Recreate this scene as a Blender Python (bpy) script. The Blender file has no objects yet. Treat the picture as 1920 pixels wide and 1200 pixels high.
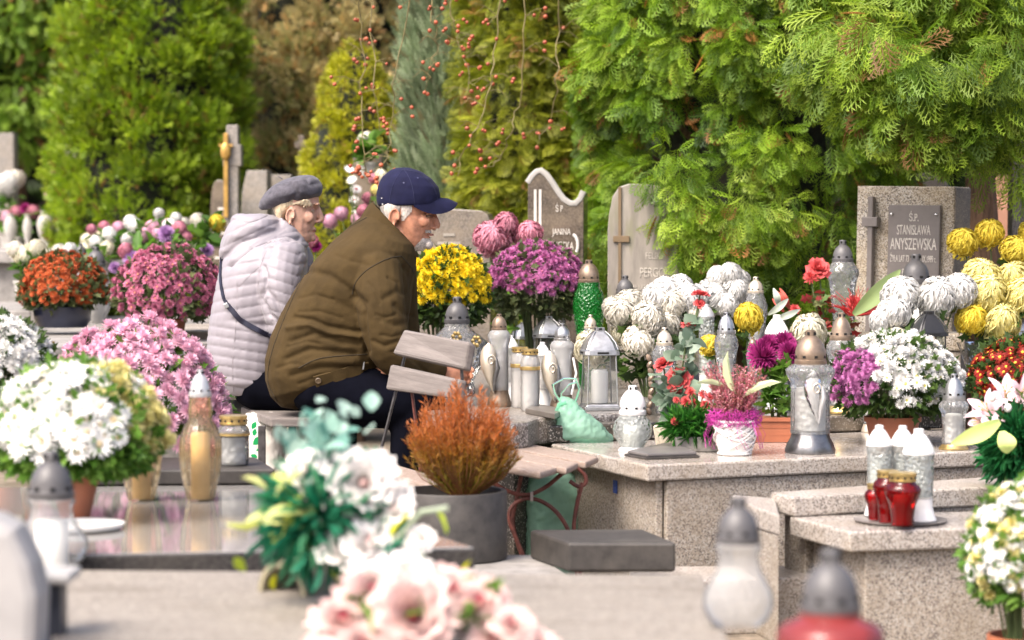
import bpy, bmesh, math, random
import numpy as np
from mathutils import Vector, Matrix, Quaternion
from mathutils.bvhtree import BVHTree

rnd = random.Random(7)
R = math.radians
scene = bpy.context.scene
COL = scene.collection

# ---------------------------------------------------------------- camera, sky, sun, exposure
CAMZ = 1.05
FPX = 4533.3                       # focal length in photo pixels (85 mm on 36 mm, 1920 px wide)
PITCH = math.atan(150 / FPX)
cam_d = bpy.data.cameras.new('camera')
cam_d.lens = 85; cam_d.sensor_width = 36; cam_d.clip_start = 0.1; cam_d.clip_end = 300
cam_d.dof.use_dof = True; cam_d.dof.focus_distance = 7.9; cam_d.dof.aperture_fstop = 2.8
cam_d.dof.aperture_blades = 0
cam = bpy.data.objects.new('camera', cam_d); COL.objects.link(cam)
cam.location = (0, 0, CAMZ); cam.rotation_euler = (R(90) - PITCH, 0, 0)
scene.camera = cam

SUN_EL, SUN_AZ = 52, -42           # degrees; azimuth measured from -Y (behind the camera) towards -X
w = bpy.data.worlds.new('World'); scene.world = w; w.use_nodes = True
nt = w.node_tree; nt.nodes.clear()
sky = nt.nodes.new('ShaderNodeTexSky'); sky.sky_type = 'NISHITA'; sky.sun_disc = False
sky.sun_elevation = R(SUN_EL); sky.air_density = 0.6; sky.dust_density = 6.0; sky.ozone_density = 0.3
bg = nt.nodes.new('ShaderNodeBackground'); bg.inputs[1].default_value = 0.15
wo = nt.nodes.new('ShaderNodeOutputWorld')
nt.links.new(sky.outputs[0], bg.inputs[0]); nt.links.new(bg.outputs[0], wo.inputs[0])
sd = bpy.data.lights.new('sun', 'SUN'); sd.energy = 1.15; sd.angle = R(30); sd.color = (1.0, 0.95, 0.88)
sun = bpy.data.objects.new('sun', sd); COL.objects.link(sun)
_d = Vector((math.sin(R(SUN_AZ)) * math.cos(R(SUN_EL)), -math.cos(R(SUN_AZ)) * math.cos(R(SUN_EL)), math.sin(R(SUN_EL))))
sun.rotation_euler = _d.to_track_quat('Z', 'Y').to_euler()
sky.sun_rotation = math.atan2(_d.x, _d.y)
vs = scene.view_settings
vs.view_transform = 'Standard'; vs.look = 'None'; vs.exposure = 1.5; vs.gamma = 1.0; vs.use_curve_mapping = False
cy = scene.cycles
cy.use_denoising = True; cy.max_bounces = 7; cy.diffuse_bounces = 3; cy.glossy_bounces = 3
cy.transmission_bounces = 6; cy.transparent_max_bounces = 20; cy.caustics_reflective = False; cy.caustics_refractive = False
cy.sample_clamp_indirect = 4.0

# ---------------------------------------------------------------- photo geometry helpers
_c, _s = math.cos(PITCH), math.sin(PITCH)
def ray(px, py):
    cx = (px - 960) / FPX; cz = -(py - 600) / FPX
    return Vector((cx, _c + cz * _s, -_s + cz * _c))
def at(px, py, Y):
    d = ray(px, py); return d * (Y / d.y) + Vector((0, 0, CAMZ))
def on(px, py, z):
    d = ray(px, py); return d * ((z - CAMZ) / d.z) + Vector((0, 0, CAMZ))
def ppm(Y): return FPX / Y          # photo pixels per metre at depth Y

# ---------------------------------------------------------------- mesh builder
class MB:
    def __init__(s): s.v = []; s.f = []; s.m = []
    def add(s, verts, faces, mi=0):
        o = len(s.v); s.v += [tuple(p) for p in verts]
        for f in faces: s.f.append(tuple(i + o for i in f)); s.m.append(mi)
        return s
    def box(s, c, d, rot=None, mi=0, taper=1.0):
        x, y, z = d[0] / 2, d[1] / 2, d[2] / 2; vs_ = []
        for zz, k in ((-z, 1.0), (z, taper)):
            for a, b in ((-x, -y), (x, -y), (x, y), (-x, y)):
                p = Vector((a * k, b * k, zz))
                if rot is not None: p = rot @ p
                vs_.append(p + Vector(c))
        return s.add(vs_, [(3, 2, 1, 0), (4, 5, 6, 7), (0, 1, 5, 4), (1, 2, 6, 5), (2, 3, 7, 6), (3, 0, 4, 7)], mi)
    def prism(s, poly, z0, z1, mi=0):
        n = len(poly)
        if sum(poly[i][0] * poly[(i + 1) % n][1] - poly[(i + 1) % n][0] * poly[i][1] for i in range(n)) < 0: poly = poly[::-1]
        v = [(p[0], p[1], z0) for p in poly] + [(p[0], p[1], z1) for p in poly]
        f = [tuple(range(n))[::-1], tuple(range(n, 2 * n))] + [(i, (i + 1) % n, n + (i + 1) % n, n + i) for i in range(n)]
        return s.add(v, f, mi)
    def lathe(s, prof, seg=24, c=(0, 0, 0), mi=0, flute=0, famp=0.0, twist=0.0, sx=1, sy=1, caps=True):
        v = []; f = []; n = len(prof)
        for k, (r, z) in enumerate(prof):
            for i in range(seg):
                a = 2 * math.pi * i / seg + twist * z
                rr = r * (1 + famp * math.cos(flute * (a - twist * z))) if flute else r
                v.append((c[0] + rr * math.cos(a) * sx, c[1] + rr * math.sin(a) * sy, c[2] + z))
        for k in range(n - 1):
            for i in range(seg):
                j = (i + 1) % seg
                f.append((k * seg + i, k * seg + j, (k + 1) * seg + j, (k + 1) * seg + i))
        if caps:
            f.append(tuple(range(seg))[::-1]); f.append(tuple((n - 1) * seg + i for i in range(seg)))
        return s.add(v, f, mi)
    def rings(s, rings, mi=0, caps=True):
        seg = len(rings[0]); v = [p for r in rings for p in r]; f = []
        for k in range(len(rings) - 1):
            for i in range(seg):
                j = (i + 1) % seg
                f.append((k * seg + i, k * seg + j, (k + 1) * seg + j, (k + 1) * seg + i))
        if caps:
            f.append(tuple(range(seg))[::-1]); f.append(tuple((len(rings) - 1) * seg + i for i in range(seg)))
        return s.add(v, f, mi)
    def tube(s, pts, r, seg=8, mi=0, flat=None):
        pts = [Vector(p) for p in pts]; n = len(pts)
        if not hasattr(r, '__len__'): r = [r] * n
        up = None; rg = []
        for k in range(n):
            t = (pts[min(k + 1, n - 1)] - pts[max(k - 1, 0)])
            t = t.normalized() if t.length > 1e-9 else Vector((0, 0, 1))
            if up is None:
                up = Vector((0, 0, 1)) if abs(t.z) < .9 else Vector((1, 0, 0))
            a = t.cross(up)
            a = a.normalized() if a.length > 1e-6 else Vector((1, 0, 0))
            b = a.cross(t).normalized(); up = b
            fl = 1 if flat is None else flat
            rg.append([pts[k] + a * (r[k] * math.cos(2 * math.pi * i / seg)) + b * (r[k] * fl * math.sin(2 * math.pi * i / seg)) for i in range(seg)])
        return s.rings(rg, mi)
    def ell(s, c, r, seg=16, ring=10, rot=None, mi=0):
        v = []; f = []; c = Vector(c)
        for k in range(1, ring):
            th = math.pi * k / ring
            for i in range(seg):
                a = 2 * math.pi * i / seg
                p = Vector((r[0] * math.sin(th) * math.cos(a), r[1] * math.sin(th) * math.sin(a), -r[2] * math.cos(th)))
                v.append(c + (rot @ p if rot is not None else p))
        top = Vector((0, 0, r[2])); bot = -top
        if rot is not None: top = rot @ top; bot = rot @ bot
        v += [c + bot, c + top]; m = ring - 1
        for k in range(m - 1):
            for i in range(seg):
                j = (i + 1) % seg; f.append((k * seg + i, k * seg + j, (k + 1) * seg + j, (k + 1) * seg + i))
        for i in range(seg):
            j = (i + 1) % seg
            f.append((m * seg, j, i)); f.append(((m - 1) * seg + i, (m - 1) * seg + j, m * seg + 1))
        return s.add(v, f, mi)
    def mesh(s, name, mats=(), smooth=True, angle=35):
        me = bpy.data.meshes.new(name); me.from_pydata(s.v, [], s.f)
        for m in (mats if isinstance(mats, (list, tuple)) else [mats]): me.materials.append(m)
        if any(s.m): me.polygons.foreach_set('material_index', s.m)
        if smooth and len(me.polygons):
            me.polygons.foreach_set('use_smooth', [True] * len(me.polygons))
            if angle < 180: me.set_sharp_from_angle(angle=R(angle))
        me.update(); return me
    def obj(s, name, mats, parent=None, loc=(0, 0, 0), smooth=True, angle=35, bevel=0):
        return link(name, s.mesh(name, mats, smooth, angle), parent, loc, bevel)

def link(name, me, parent=None, loc=(0, 0, 0), bevel=0, quat=None, scale=None):
    o = bpy.data.objects.new(name, me); COL.objects.link(o); o.location = loc
    if parent is not None: o.parent = parent
    if quat is not None: o.rotation_mode = 'QUATERNION'; o.rotation_quaternion = quat
    if scale is not None: o.scale = (scale,) * 3 if not hasattr(scale, '__len__') else scale
    if bevel:
        b = o.modifiers.new('bevel', 'BEVEL'); b.width = bevel; b.segments = 2; b.limit_method = 'ANGLE'; b.angle_limit = R(40)
    return o
def tag(o, label=None, cat=None, group=None, kind=None):
    if label: o['label'] = label
    if cat: o['category'] = cat
    if group: o['group'] = group
    if kind: o['kind'] = kind
    return o
def thing(name, label, cat, loc=(0, 0, 0), rz=0, group=None):
    o = bpy.data.objects.new(name, None); COL.objects.link(o); o.location = loc; o.rotation_euler = (0, 0, rz)
    o.empty_display_size = .05
    return tag(o, label, cat, group)

# fast scatter of one small template (vertices, triangles) into one mesh with a per-piece colour
def scatter(name, tv, tf, mats3, locs, cols, mat, parent=None, loc=(0, 0, 0), smooth=False):
    tv = np.asarray(tv, float); tf = np.asarray(tf, np.int32); n = len(locs)
    v = np.einsum('nij,kj->nki', mats3, tv) + np.asarray(locs)[:, None, :]
    k = len(tv); f = (tf[None] + (np.arange(n) * k)[:, None, None]).reshape(-1, tf.shape[1])
    return raw_mesh(name, v.reshape(-1, 3), f, np.repeat(cols, k, axis=0), mat, parent, loc, smooth)
def raw_mesh(name, v, f, cols, mat, parent=None, loc=(0, 0, 0), smooth=False):
    me = bpy.data.meshes.new(name); nf, fs = f.shape
    me.vertices.add(len(v)); me.vertices.foreach_set('co', np.ascontiguousarray(v, np.float32).ravel())
    me.loops.add(nf * fs); me.loops.foreach_set('vertex_index', np.ascontiguousarray(f, np.int32).ravel())
    me.polygons.add(nf); me.polygons.foreach_set('loop_start', np.arange(nf, dtype=np.int32) * fs)
    me.update(calc_edges=True)
    if cols is not None:
        a = me.color_attributes.new('tint', 'FLOAT_COLOR', 'POINT')
        c4 = np.ones((len(v), 4), np.float32); c4[:, :3] = cols; a.data.foreach_set('color', c4.ravel())
    me.materials.append(mat)
    if smooth: me.polygons.foreach_set('use_smooth', np.ones(nf, bool))
    return link(name, me, parent, loc)

# ---------------------------------------------------------------- materials (all procedural)
MATS = {}
def _new(name):
    m = bpy.data.materials.new(name); m.use_nodes = True; n = m.node_tree.nodes
    return m, m.node_tree, n, n['Principled BSDF']
def _node(nt, t, **kw):
    n = nt.nodes.new(t)
    for k, v in kw.items(): setattr(n, k, v)
    return n
def _ramp(nt, stops, src):
    r = nt.nodes.new('ShaderNodeValToRGB'); e = r.color_ramp.elements
    while len(e) < len(stops): e.new(.5)
    for q, (p, c) in zip(e, stops): q.position = p; q.color = (*c, 1)
    nt.links.new(src, r.inputs[0]); return r
def _noise(nt, sc, det=5, rough=.55, vec=None):
    n = nt.nodes.new('ShaderNodeTexNoise'); n.inputs['Scale'].default_value = sc
    n.inputs['Detail'].default_value = det; n.inputs['Roughness'].default_value = rough
    if vec is not None: nt.links.new(vec, n.inputs['Vector'])
    return n
def mat(name, col, rough=.6, metal=0., var=.14, vsc=9, bump=0., bsc=90, spec=.5, sheen=0., coat=0., rand=0., stretch=None, sub=0., mott=None):
    m, nt, n, b = _new(name); L = nt.links.new
    tc = _node(nt, 'ShaderNodeTexCoord'); vec = tc.outputs['Object']
    if stretch:
        mp = _node(nt, 'ShaderNodeMapping'); mp.inputs['Scale'].default_value = stretch; L(vec, mp.inputs[0]); vec = mp.outputs[0]
    ns = _noise(nt, vsc, 6, .6, vec); c = np.array(col)
    d = np.clip(c * (1 - var * 1.6), 0, 1); l = np.clip(c * (1 + var * 1.3), 0, 1)
    rp = _ramp(nt, [(.32, d), (.5, c), (.68, l)], ns.outputs[0]); out = rp.outputs[0]
    if mott:
        n2 = _noise(nt, mott[1], 4, .6, vec); mk = _ramp(nt, [(mott[2], (0, 0, 0)), (mott[2] + .12, (1, 1, 1))], n2.outputs[0])
        mx = _node(nt, 'ShaderNodeMixRGB'); mx.inputs[2].default_value = (*mott[0], 1); L(mk.outputs[0], mx.inputs[0]); L(out, mx.inputs[1]); out = mx.outputs[0]
    if rand:
        oi = _node(nt, 'ShaderNodeObjectInfo'); mr = _node(nt, 'ShaderNodeMapRange')
        mr.inputs['To Min'].default_value = 1 - rand; mr.inputs['To Max'].default_value = 1 + rand * .6; L(oi.outputs['Random'], mr.inputs[0])
        hs = _node(nt, 'ShaderNodeHueSaturation'); L(mr.outputs[0], hs.inputs['Value']); L(out, hs.inputs['Color']); out = hs.outputs[0]
    L(out, b.inputs['Base Color'])
    b.inputs['Roughness'].default_value = rough; b.inputs['Metallic'].default_value = metal
    b.inputs['Specular IOR Level'].default_value = spec
    if sheen: b.inputs['Sheen Weight'].default_value = sheen; b.inputs['Sheen Roughness'].default_value = .4
    if coat: b.inputs['Coat Weight'].default_value = coat; b.inputs['Coat Roughness'].default_value = .08
    if sub:
        b.inputs['Subsurface Weight'].default_value = sub; b.inputs['Subsurface Radius'].default_value = (1, .35, .2); b.inputs['Subsurface Scale'].default_value = .004
    if bump:
        nb = _noise(nt, bsc, 4, .6, vec); bp = _node(nt, 'ShaderNodeBump'); bp.inputs['Strength'].default_value = bump; bp.inputs['Distance'].default_value = .004
        L(nb.outputs[0], bp.inputs['Height']); L(bp.outputs[0], b.inputs['Normal'])
    MATS[name] = m; return m
def granite(name, cols, sc=140, rough=.35, bump=.15, stain=None, spec=.5, streak=None):
    """speckled stone: two crystal sizes of Voronoi cells coloured from a ramp, plus weathering stains"""
    m, nt, n, b = _new(name); L = nt.links.new
    tc = _node(nt, 'ShaderNodeTexCoord'); vec = tc.outputs['Object']
    v1 = _node(nt, 'ShaderNodeTexVoronoi'); v1.inputs['Scale'].default_value = sc; L(vec, v1.inputs['Vector'])
    sx = _node(nt, 'ShaderNodeSeparateColor'); L(v1.outputs['Color'], sx.inputs[0])
    k = len(cols); rp = _ramp(nt, [((i + .0) / k, c) for i, c in enumerate(cols)], sx.outputs[0]); rp.color_ramp.interpolation = 'CONSTANT'
    v2 = _noise(nt, sc * .55, 3, .6, vec); r2 = _ramp(nt, [(.35, (.72, .72, .72)), (.65, (1.12, 1.1, 1.08))], v2.outputs[0])
    mx = _node(nt, 'ShaderNodeMixRGB', blend_type='MULTIPLY'); mx.inputs[0].default_value = .8
    L(rp.outputs[0], mx.inputs[1]); L(r2.outputs[0], mx.inputs[2]); out = mx.outputs[0]
    if streak:
        mp = _node(nt, 'ShaderNodeMapping'); mp.inputs['Scale'].default_value = streak; L(vec, mp.inputs[0]); vec = mp.outputs[0]
    v3 = _noise(nt, 3.5, 6, .65, vec); st = stain or (.30, .24, .17)
    mk = _ramp(nt, [(.46, (0, 0, 0)), (.70, (.6, .6, .6))], v3.outputs[0])
    m2 = _node(nt, 'ShaderNodeMixRGB'); m2.inputs[2].default_value = (*st, 1); L(mk.outputs[0], m2.inputs[0]); L(out, m2.inputs[1])
    L(m2.outputs[0], b.inputs['Base Color']); b.inputs['Roughness'].default_value = rough; b.inputs['Specular IOR Level'].default_value = spec
    if bump:
        bp = _node(nt, 'ShaderNodeBump'); bp.inputs['Strength'].default_value = bump; bp.inputs['Distance'].default_value = .002
        L(sx.outputs[1], bp.inputs['Height']); L(bp.outputs[0], b.inputs['Normal'])
    MATS[name] = m; return m
def wood(name, c1, c2, stretch=(1, 14, 14), rough=.75, bump=.5, flake=None):
    m, nt, n, b = _new(name); L = nt.links.new
    tc = _node(nt, 'ShaderNodeTexCoord'); mp = _node(nt, 'ShaderNodeMapping'); mp.inputs['Scale'].default_value = stretch; L(tc.outputs['Object'], mp.inputs[0])
    ns = _noise(nt, 6, 8, .65, mp.outputs[0]); rp = _ramp(nt, [(.3, c1), (.7, c2)], ns.outputs[0]); out = rp.outputs[0]
    if flake:
        n2 = _noise(nt, 30, 5, .7, mp.outputs[0]); mk = _ramp(nt, [(.55, (0, 0, 0)), (.62, (1, 1, 1))], n2.outputs[0])
        mx = _node(nt, 'ShaderNodeMixRGB'); mx.inputs[2].default_value = (*flake, 1); L(mk.outputs[0], mx.inputs[0]); L(out, mx.inputs[1]); out = mx.outputs[0]
    L(out, b.inputs['Base Color']); b.inputs['Roughness'].default_value = rough
    bp = _node(nt, 'ShaderNodeBump'); bp.inputs['Strength'].default_value = bump; bp.inputs['Distance'].default_value = .003
    L(ns.outputs[0], bp.inputs['Height']); L(bp.outputs[0], b.inputs['Normal'])
    MATS[name] = m; return m
def glass(name, tint=(1, 1, 1), milk=.1, relief=.0, rsc=60, milkcol=(.9, .9, .9), rough=.04, blend=.3):
    """thin pressed glass: tinted see-through, fresnel gloss, a little milkiness, relief as bump"""
    m = bpy.data.materials.new(name); m.use_nodes = True; nt = m.node_tree; nt.nodes.clear(); L = nt.links.new
    out = _node(nt, 'ShaderNodeOutputMaterial'); tr = _node(nt, 'ShaderNodeBsdfTransparent'); tr.inputs[0].default_value = (*tint, 1)
    gl = _node(nt, 'ShaderNodeBsdfGlossy'); gl.inputs['Roughness'].default_value = rough; gl.inputs[0].default_value = (.95, .95, .95, 1)
    df = _node(nt, 'ShaderNodeBsdfDiffuse'); df.inputs[0].default_value = (*milkcol, 1)
    ts = _node(nt, 'ShaderNodeBsdfTranslucent'); ts.inputs[0].default_value = (*milkcol, 1)
    dm = _node(nt, 'ShaderNodeMixShader'); dm.inputs[0].default_value = .5; L(df.outputs[0], dm.inputs[1]); L(ts.outputs[0], dm.inputs[2])
    lw = _node(nt, 'ShaderNodeLayerWeight'); lw.inputs['Blend'].default_value = blend
    m1 = _node(nt, 'ShaderNodeMixShader'); m1.inputs[0].default_value = milk; L(tr.outputs[0], m1.inputs[1]); L(dm.outputs[0], m1.inputs[2])
    m2 = _node(nt, 'ShaderNodeMixShader'); L(lw.outputs['Fresnel'], m2.inputs[0]); L(m1.outputs[0], m2.inputs[1]); L(gl.outputs[0], m2.inputs[2])
    if relief:
        tc = _node(nt, 'ShaderNodeTexCoord'); vo = _node(nt, 'ShaderNodeTexVoronoi', feature='SMOOTH_F1'); vo.inputs['Scale'].default_value = rsc; L(tc.outputs['Object'], vo.inputs['Vector'])
        bp = _node(nt, 'ShaderNodeBump'); bp.inputs['Strength'].default_value = relief; bp.inputs['Distance'].default_value = .01
        L(vo.outputs['Distance'], bp.inputs['Height'])
        for q in (gl.inputs['Normal'], lw.inputs['Normal'], df.inputs['Normal']): L(bp.outputs[0], q)
    L(m2.outputs[0], out.inputs[0]); MATS[name] = m; return m
def leafmat(name='leaf', rough=.5, trans=.35, spec=.35):
    m, nt, n, b = _new(name); L = nt.links.new
    at_ = _node(nt, 'ShaderNodeAttribute'); at_.attribute_name = 'tint'
    L(at_.outputs['Color'], b.inputs['Base Color']); b.inputs['Roughness'].default_value = rough; b.inputs['Specular IOR Level'].default_value = spec
    ts = _node(nt, 'ShaderNodeBsdfTranslucent'); hs = _node(nt, 'ShaderNodeHueSaturation'); hs.inputs['Value'].default_value = 1.35; hs.inputs['Saturation'].default_value = 1.05
    L(at_.outputs['Color'], hs.inputs['Color']); L(hs.outputs[0], ts.inputs[0])
    mx = _node(nt, 'ShaderNodeMixShader'); mx.inputs[0].default_value = trans
    L(b.outputs[0], mx.inputs[1]); L(ts.outputs[0], mx.inputs[2]); L(mx.outputs[0], n['Material Output'].inputs[0])
    MATS[name] = m; return m
def petalmat(name, col, trans=.3, var=.1, rand=.18, rough=.55):
    m = mat(name, col, rough=rough, var=var, vsc=3, rand=rand, spec=.25); nt = m.node_tree; b = nt.nodes['Principled BSDF']; L = nt.links.new
    src = b.inputs['Base Color'].links[0].from_socket
    ts = _node(nt, 'ShaderNodeBsdfTranslucent'); L(src, ts.inputs[0]); mx = _node(nt, 'ShaderNodeMixShader'); mx.inputs[0].default_value = trans
    L(b.outputs[0], mx.inputs[1]); L(ts.outputs[0], mx.inputs[2]); L(mx.outputs[0], nt.nodes['Material Output'].inputs[0]); return m

LEAF = leafmat()
TERRA = mat('terracotta plastic', (.36, .12, .06), .55, var=.1, bump=.1)
GRAN = granite('grey beige granite', [(.40, .36, .32), (.47, .43, .39), (.28, .245, .22), (.51, .48, .45), (.42, .38, .34), (.17, .15, .135)], 250, .38)
GRAN2 = granite('weathered granite', [(.35, .31, .26), (.42, .38, .33), (.25, .21, .18), (.45, .42, .38), (.37, .32, .265), (.15, .13, .115)], 250, .5, stain=(.22, .17, .11))
GRANTOP = granite('polished granite', [(.42, .38, .35), (.48, .44, .41), (.34, .31, .28), (.52, .49, .46), (.44, .40, .37), (.24, .22, .2)], 170, .16, .03)
DGRAN = granite('dark speckled granite', [(.03, .028, .027), (.05, .045, .042), (.015, .015, .015), (.30, .28, .26), (.04, .038, .035), (.02, .02, .02)], 260, .3)
SALT = granite('salt and pepper granite', [(.42, .38, .32), (.50, .46, .40), (.16, .13, .1), (.56, .53, .48), (.06, .05, .045), (.38, .33, .25)], 300, .55, .08, stain=(.36, .27, .15))
PEPPER_SHADE = granite('pepper granite in painted shade', [(.03, .03, .03), (.10, .085, .07), (.02, .02, .02), (.22, .18, .14), (.015, .015, .015), (.06, .05, .04)], 300, .5, .08)  # darkened stone for a headstone side turned from the light
DPOLSHEEN = granite('slab top with painted sheen', [(.25, .24, .225), (.28, .27, .25), (.22, .21, .20), (.31, .30, .28)], 220, .07, .0, stain=(.22, .21, .195), spec=.9)  # paler than the dark stone: bright reflection put into the colour
DPOL = granite('dark polished stone', [(.045, .042, .042), (.06, .056, .054), (.035, .033, .033), (.075, .07, .066)], 200, .1, .0, stain=(.09, .08, .07))
DCONC = mat('dark grey terrazzo', (.044, .039, .035), .55, var=.22, vsc=30, bump=.12, mott=((.072, .064, .055), 6, .55))
BEIGE = mat('beige weathered concrete', (.30, .265, .23), .8, var=.28, vsc=10, bump=.35, stretch=(.4, 3.5, 3), mott=((.17, .145, .115), 4, .50))
BEIGEG = granite('weathered beige granite', [(.27, .24, .205), (.31, .28, .24), (.22, .195, .165), (.335, .305, .27), (.285, .255, .22), (.18, .155, .13)], 180, .6, .2, stain=(.13, .105, .08), streak=(.7, 5, 1))
GREYC = mat('grey concrete', (.26, .245, .23), .8, var=.2, vsc=16, bump=.3, mott=((.17, .16, .14), 6, .56))
IRON = mat('rusty red iron', (.13, .038, .028), .6, var=.3, vsc=60, bump=.3)
DARKIRON = mat('dark weathered iron', (.07, .065, .065), .5, metal=.4, var=.3, vsc=40, bump=.2)
SLAT = wood('weathered grey painted wood', (.12, .103, .095), (.21, .185, .17))
SEATW = wood('old flaking bench wood', (.20, .14, .105), (.32, .25, .21), flake=(.42, .36, .32))
# ================================================================ SETTING
g = MB(); N = 60
gx = np.linspace(-45, 45, N); gy = np.linspace(-8, 82, N)
for j in range(N):
    for i in range(N): g.v.append((gx[i], gy[j], 0.0))
g.f = [(j * N + i, j * N + i + 1, (j + 1) * N + i + 1, (j + 1) * N + i) for j in range(N - 1) for i in range(N - 1)]; g.m = [0] * len(g.f)
GROUND = mat('trodden sandy ground', (.20, .165, .125), .9, var=.3, vsc=30, bump=.6, bsc=60, mott=((.12, .10, .07), 4, .5))
tag(g.obj('ground', GROUND), 'sandy cemetery ground between the graves', kind='structure')

def poly_on(pts, z): return [(on(a, b, z).x, on(a, b, z).y) for a, b in pts]
def shrink(poly, d):
    cx = sum(p[0] for p in poly) / len(poly); cy_ = sum(p[1] for p in poly) / len(poly); out = []
    for x, y in poly:
        v = Vector((x - cx, y - cy_)); l = v.length; v *= max(l - d * 1.41, .01) / l; out.append((cx + v.x, cy_ + v.y))
    return out
def tomb(label, poly, ztop, th, slabmat, wallmat, inset=.04, zb=0.0, bevel=.006, extra=(), topmat=None, cat='tomb', name='grave_tomb'):
    cx = sum(p[0] for p in poly) / len(poly); cy_ = sum(p[1] for p in poly) / len(poly)
    t = thing(name, label, cat, (cx, cy_, zb)); P = [(x - cx, y - cy_) for x, y in poly]
    m = MB().prism(P, ztop - th - zb, ztop - zb)
    ms = [slabmat]
    if topmat: ms.append(topmat); m.m = [1 if k == 1 else 0 for k in range(len(m.f))]
    m.obj('top_slab', ms, t, smooth=False, bevel=bevel)
    if ztop - th - zb > .02:
        MB().prism(shrink(P, inset), 0, ztop - th - zb - .001).obj('base_wall', wallmat, t, smooth=False, bevel=.004)
    return t
ROWA = Vector((.93, .36)); ROWB = Vector((-.36, .93))

# near beige concrete tomb along the bottom of the picture
tomb('long beige weathered concrete tomb slab along the bottom edge', poly_on([(60, 1330), (1420, 1330), (1318, 1078), (128, 1068)], .38), .38, .12, BEIGEG, BEIGEG, .06)
# dark polished slab carrying the amber lanterns
tomb('dark polished tomb slab reflecting two amber lanterns', poly_on([(-60, 1043), (892, 1026), (530, 909), (-60, 914)], .40), .40, .046, DPOL, DCONC, .05, topmat=DPOLSHEEN)
# its neighbour behind it
tomb('narrow dark speckled slab behind the amber lanterns', poly_on([(150, 882), (516, 879), (480, 857), (120, 858)], .43), .43, .043, DCONC, DCONC, .03)
# grey plinth with the round planter and the dark block
tomb('low pale grey plinth under the round planter', poly_on([(640, 1084), (1075, 1084), (1010, 1040), (620, 1040)], .197), .197, .05, GREYC, GREYC, .02)
tomb('dark grey terrazzo kerb block in front of the granite tomb', poly_on([(1065, 1017), (1268, 1017), (1207, 992), (993, 993)], .275), .275, .077, DCONC, DCONC, .0, zb=.198, bevel=.008, cat='stone block', name='kerb_block')
tomb('pale granite plinth strip at the foot of the granite tomb', poly_on([(1180, 1090), (1560, 1080), (1560, 1060), (1180, 1062)], .15), .15, .15, GRAN, GRAN, 0, cat='plinth', name='granite_plinth')

# main granite tomb: slab, wall panels each their own piece
P1 = poly_on([(1213, 872), (2010, 838)], .42); b1 = on(1033, 832, .42)
nl = Vector(P1[0]); nr = Vector(P1[1]); fl = Vector((b1.x, b1.y)); fr = nr + (fl - nl)
t1 = tomb('large grey beige granite tomb crowded with lanterns and flowers', [tuple(nl), tuple(nr), tuple(fr), tuple(fl)], .42, .047, GRAN, GRAN2, .07, topmat=GRANTOP)
c1 = Vector(t1.location[:2])
wq = shrink([tuple(p - c1) for p in (nl, nr, fr, fl)], .055)
for a, b in ((0, 1), (3, 0)):                      # facing panels
    pa, pb = Vector(wq[a]), Vector(wq[b]); n_ = 2 if a == 0 else 1; gp = .001 / (pb - pa).length
    for k in range(n_):
        q0 = pa.lerp(pb, k / n_ + gp); q1 = pa.lerp(pb, (k + 1) / n_ - gp); nn = Vector(((q1 - q0).y, -(q1 - q0).x)).normalized() * .022
        MB().prism([tuple(q0), tuple(q1), tuple(q1 + nn), tuple(q0 + nn)], .0, .371).obj('facing_panel', GRAN2, t1, smooth=False, bevel=.003)
# small blue sticker on the side panel
sp = on(1115, 930, .30); Ys = at(1115, 930, 7.02)
dv = (fl - nl).normalized(); 
st_o = MB().box((0, 0, 0), (.030, .0015, .038)).obj('sticker', [mat('blue sticker', (.02, .06, .30), .5, var=.4, vsc=150)], t1, smooth=False)
mid = Vector(wq[3]).lerp(Vector(wq[0]), .56); nn = Vector((-(dv.y), dv.x)).normalized()
if nn.x > 0: nn = -nn
st_o.location = (mid.x + nn.x * .0245, mid.y + nn.y * .0245, .325); st_o.rotation_euler = (0, 0, math.atan2(dv.y, dv.x))
# rear dark granite ledge and rear field that carries the second row of flowers
c0 = fl; c1_ = fr
tomb('dark speckled granite ledge behind the granite tomb slab', [tuple(c0 + dv * .01), tuple(c1_ + dv * .01), tuple(c1_ + dv * 1.15), tuple(c0 + dv * 1.15)], .475, .055, DGRAN, GRAN2, .03)

# granite steps at the lower right
tomb('upper granite step below the large granite tomb', poly_on([(1488, 932), (1990, 905), (1960, 886), (1445, 923)], .36), .36, .054, GRAN, GRAN2, .03, cat='stone step', name='granite_step')
t2 = tomb('lower granite step holding the saucer of red lanterns', poly_on([(1593, 997), (2010, 984), (1960, 955), (1480, 968)], .305), .305, .053, GRAN, GRAN2, .045, cat='stone step', name='granite_step', topmat=GRANTOP)
tomb('granite corner block beside the steps', poly_on([(1412, 950), (1462, 966), (1454, 934), (1372, 927)], .34), .34, .055, GRAN, GRAN2, .01, cat='stone block', name='corner_block')

# central slab under the lantern group
tomb('dark speckled slab with rounded corner under the central lantern group', poly_on([(770, 765), (930, 790), (960, 793), (990, 790), (1010, 783), (1200, 772), (1290, 690), (790, 690)], .5), .5, .085, granite('grey speckled granite', [(.16, .15, .145), (.3, .28, .27), (.06, .055, .05), (.42, .40, .38), (.2, .19, .18), (.1, .09, .085)], 230, .3), DGRAN, .07, bevel=.012)
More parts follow.
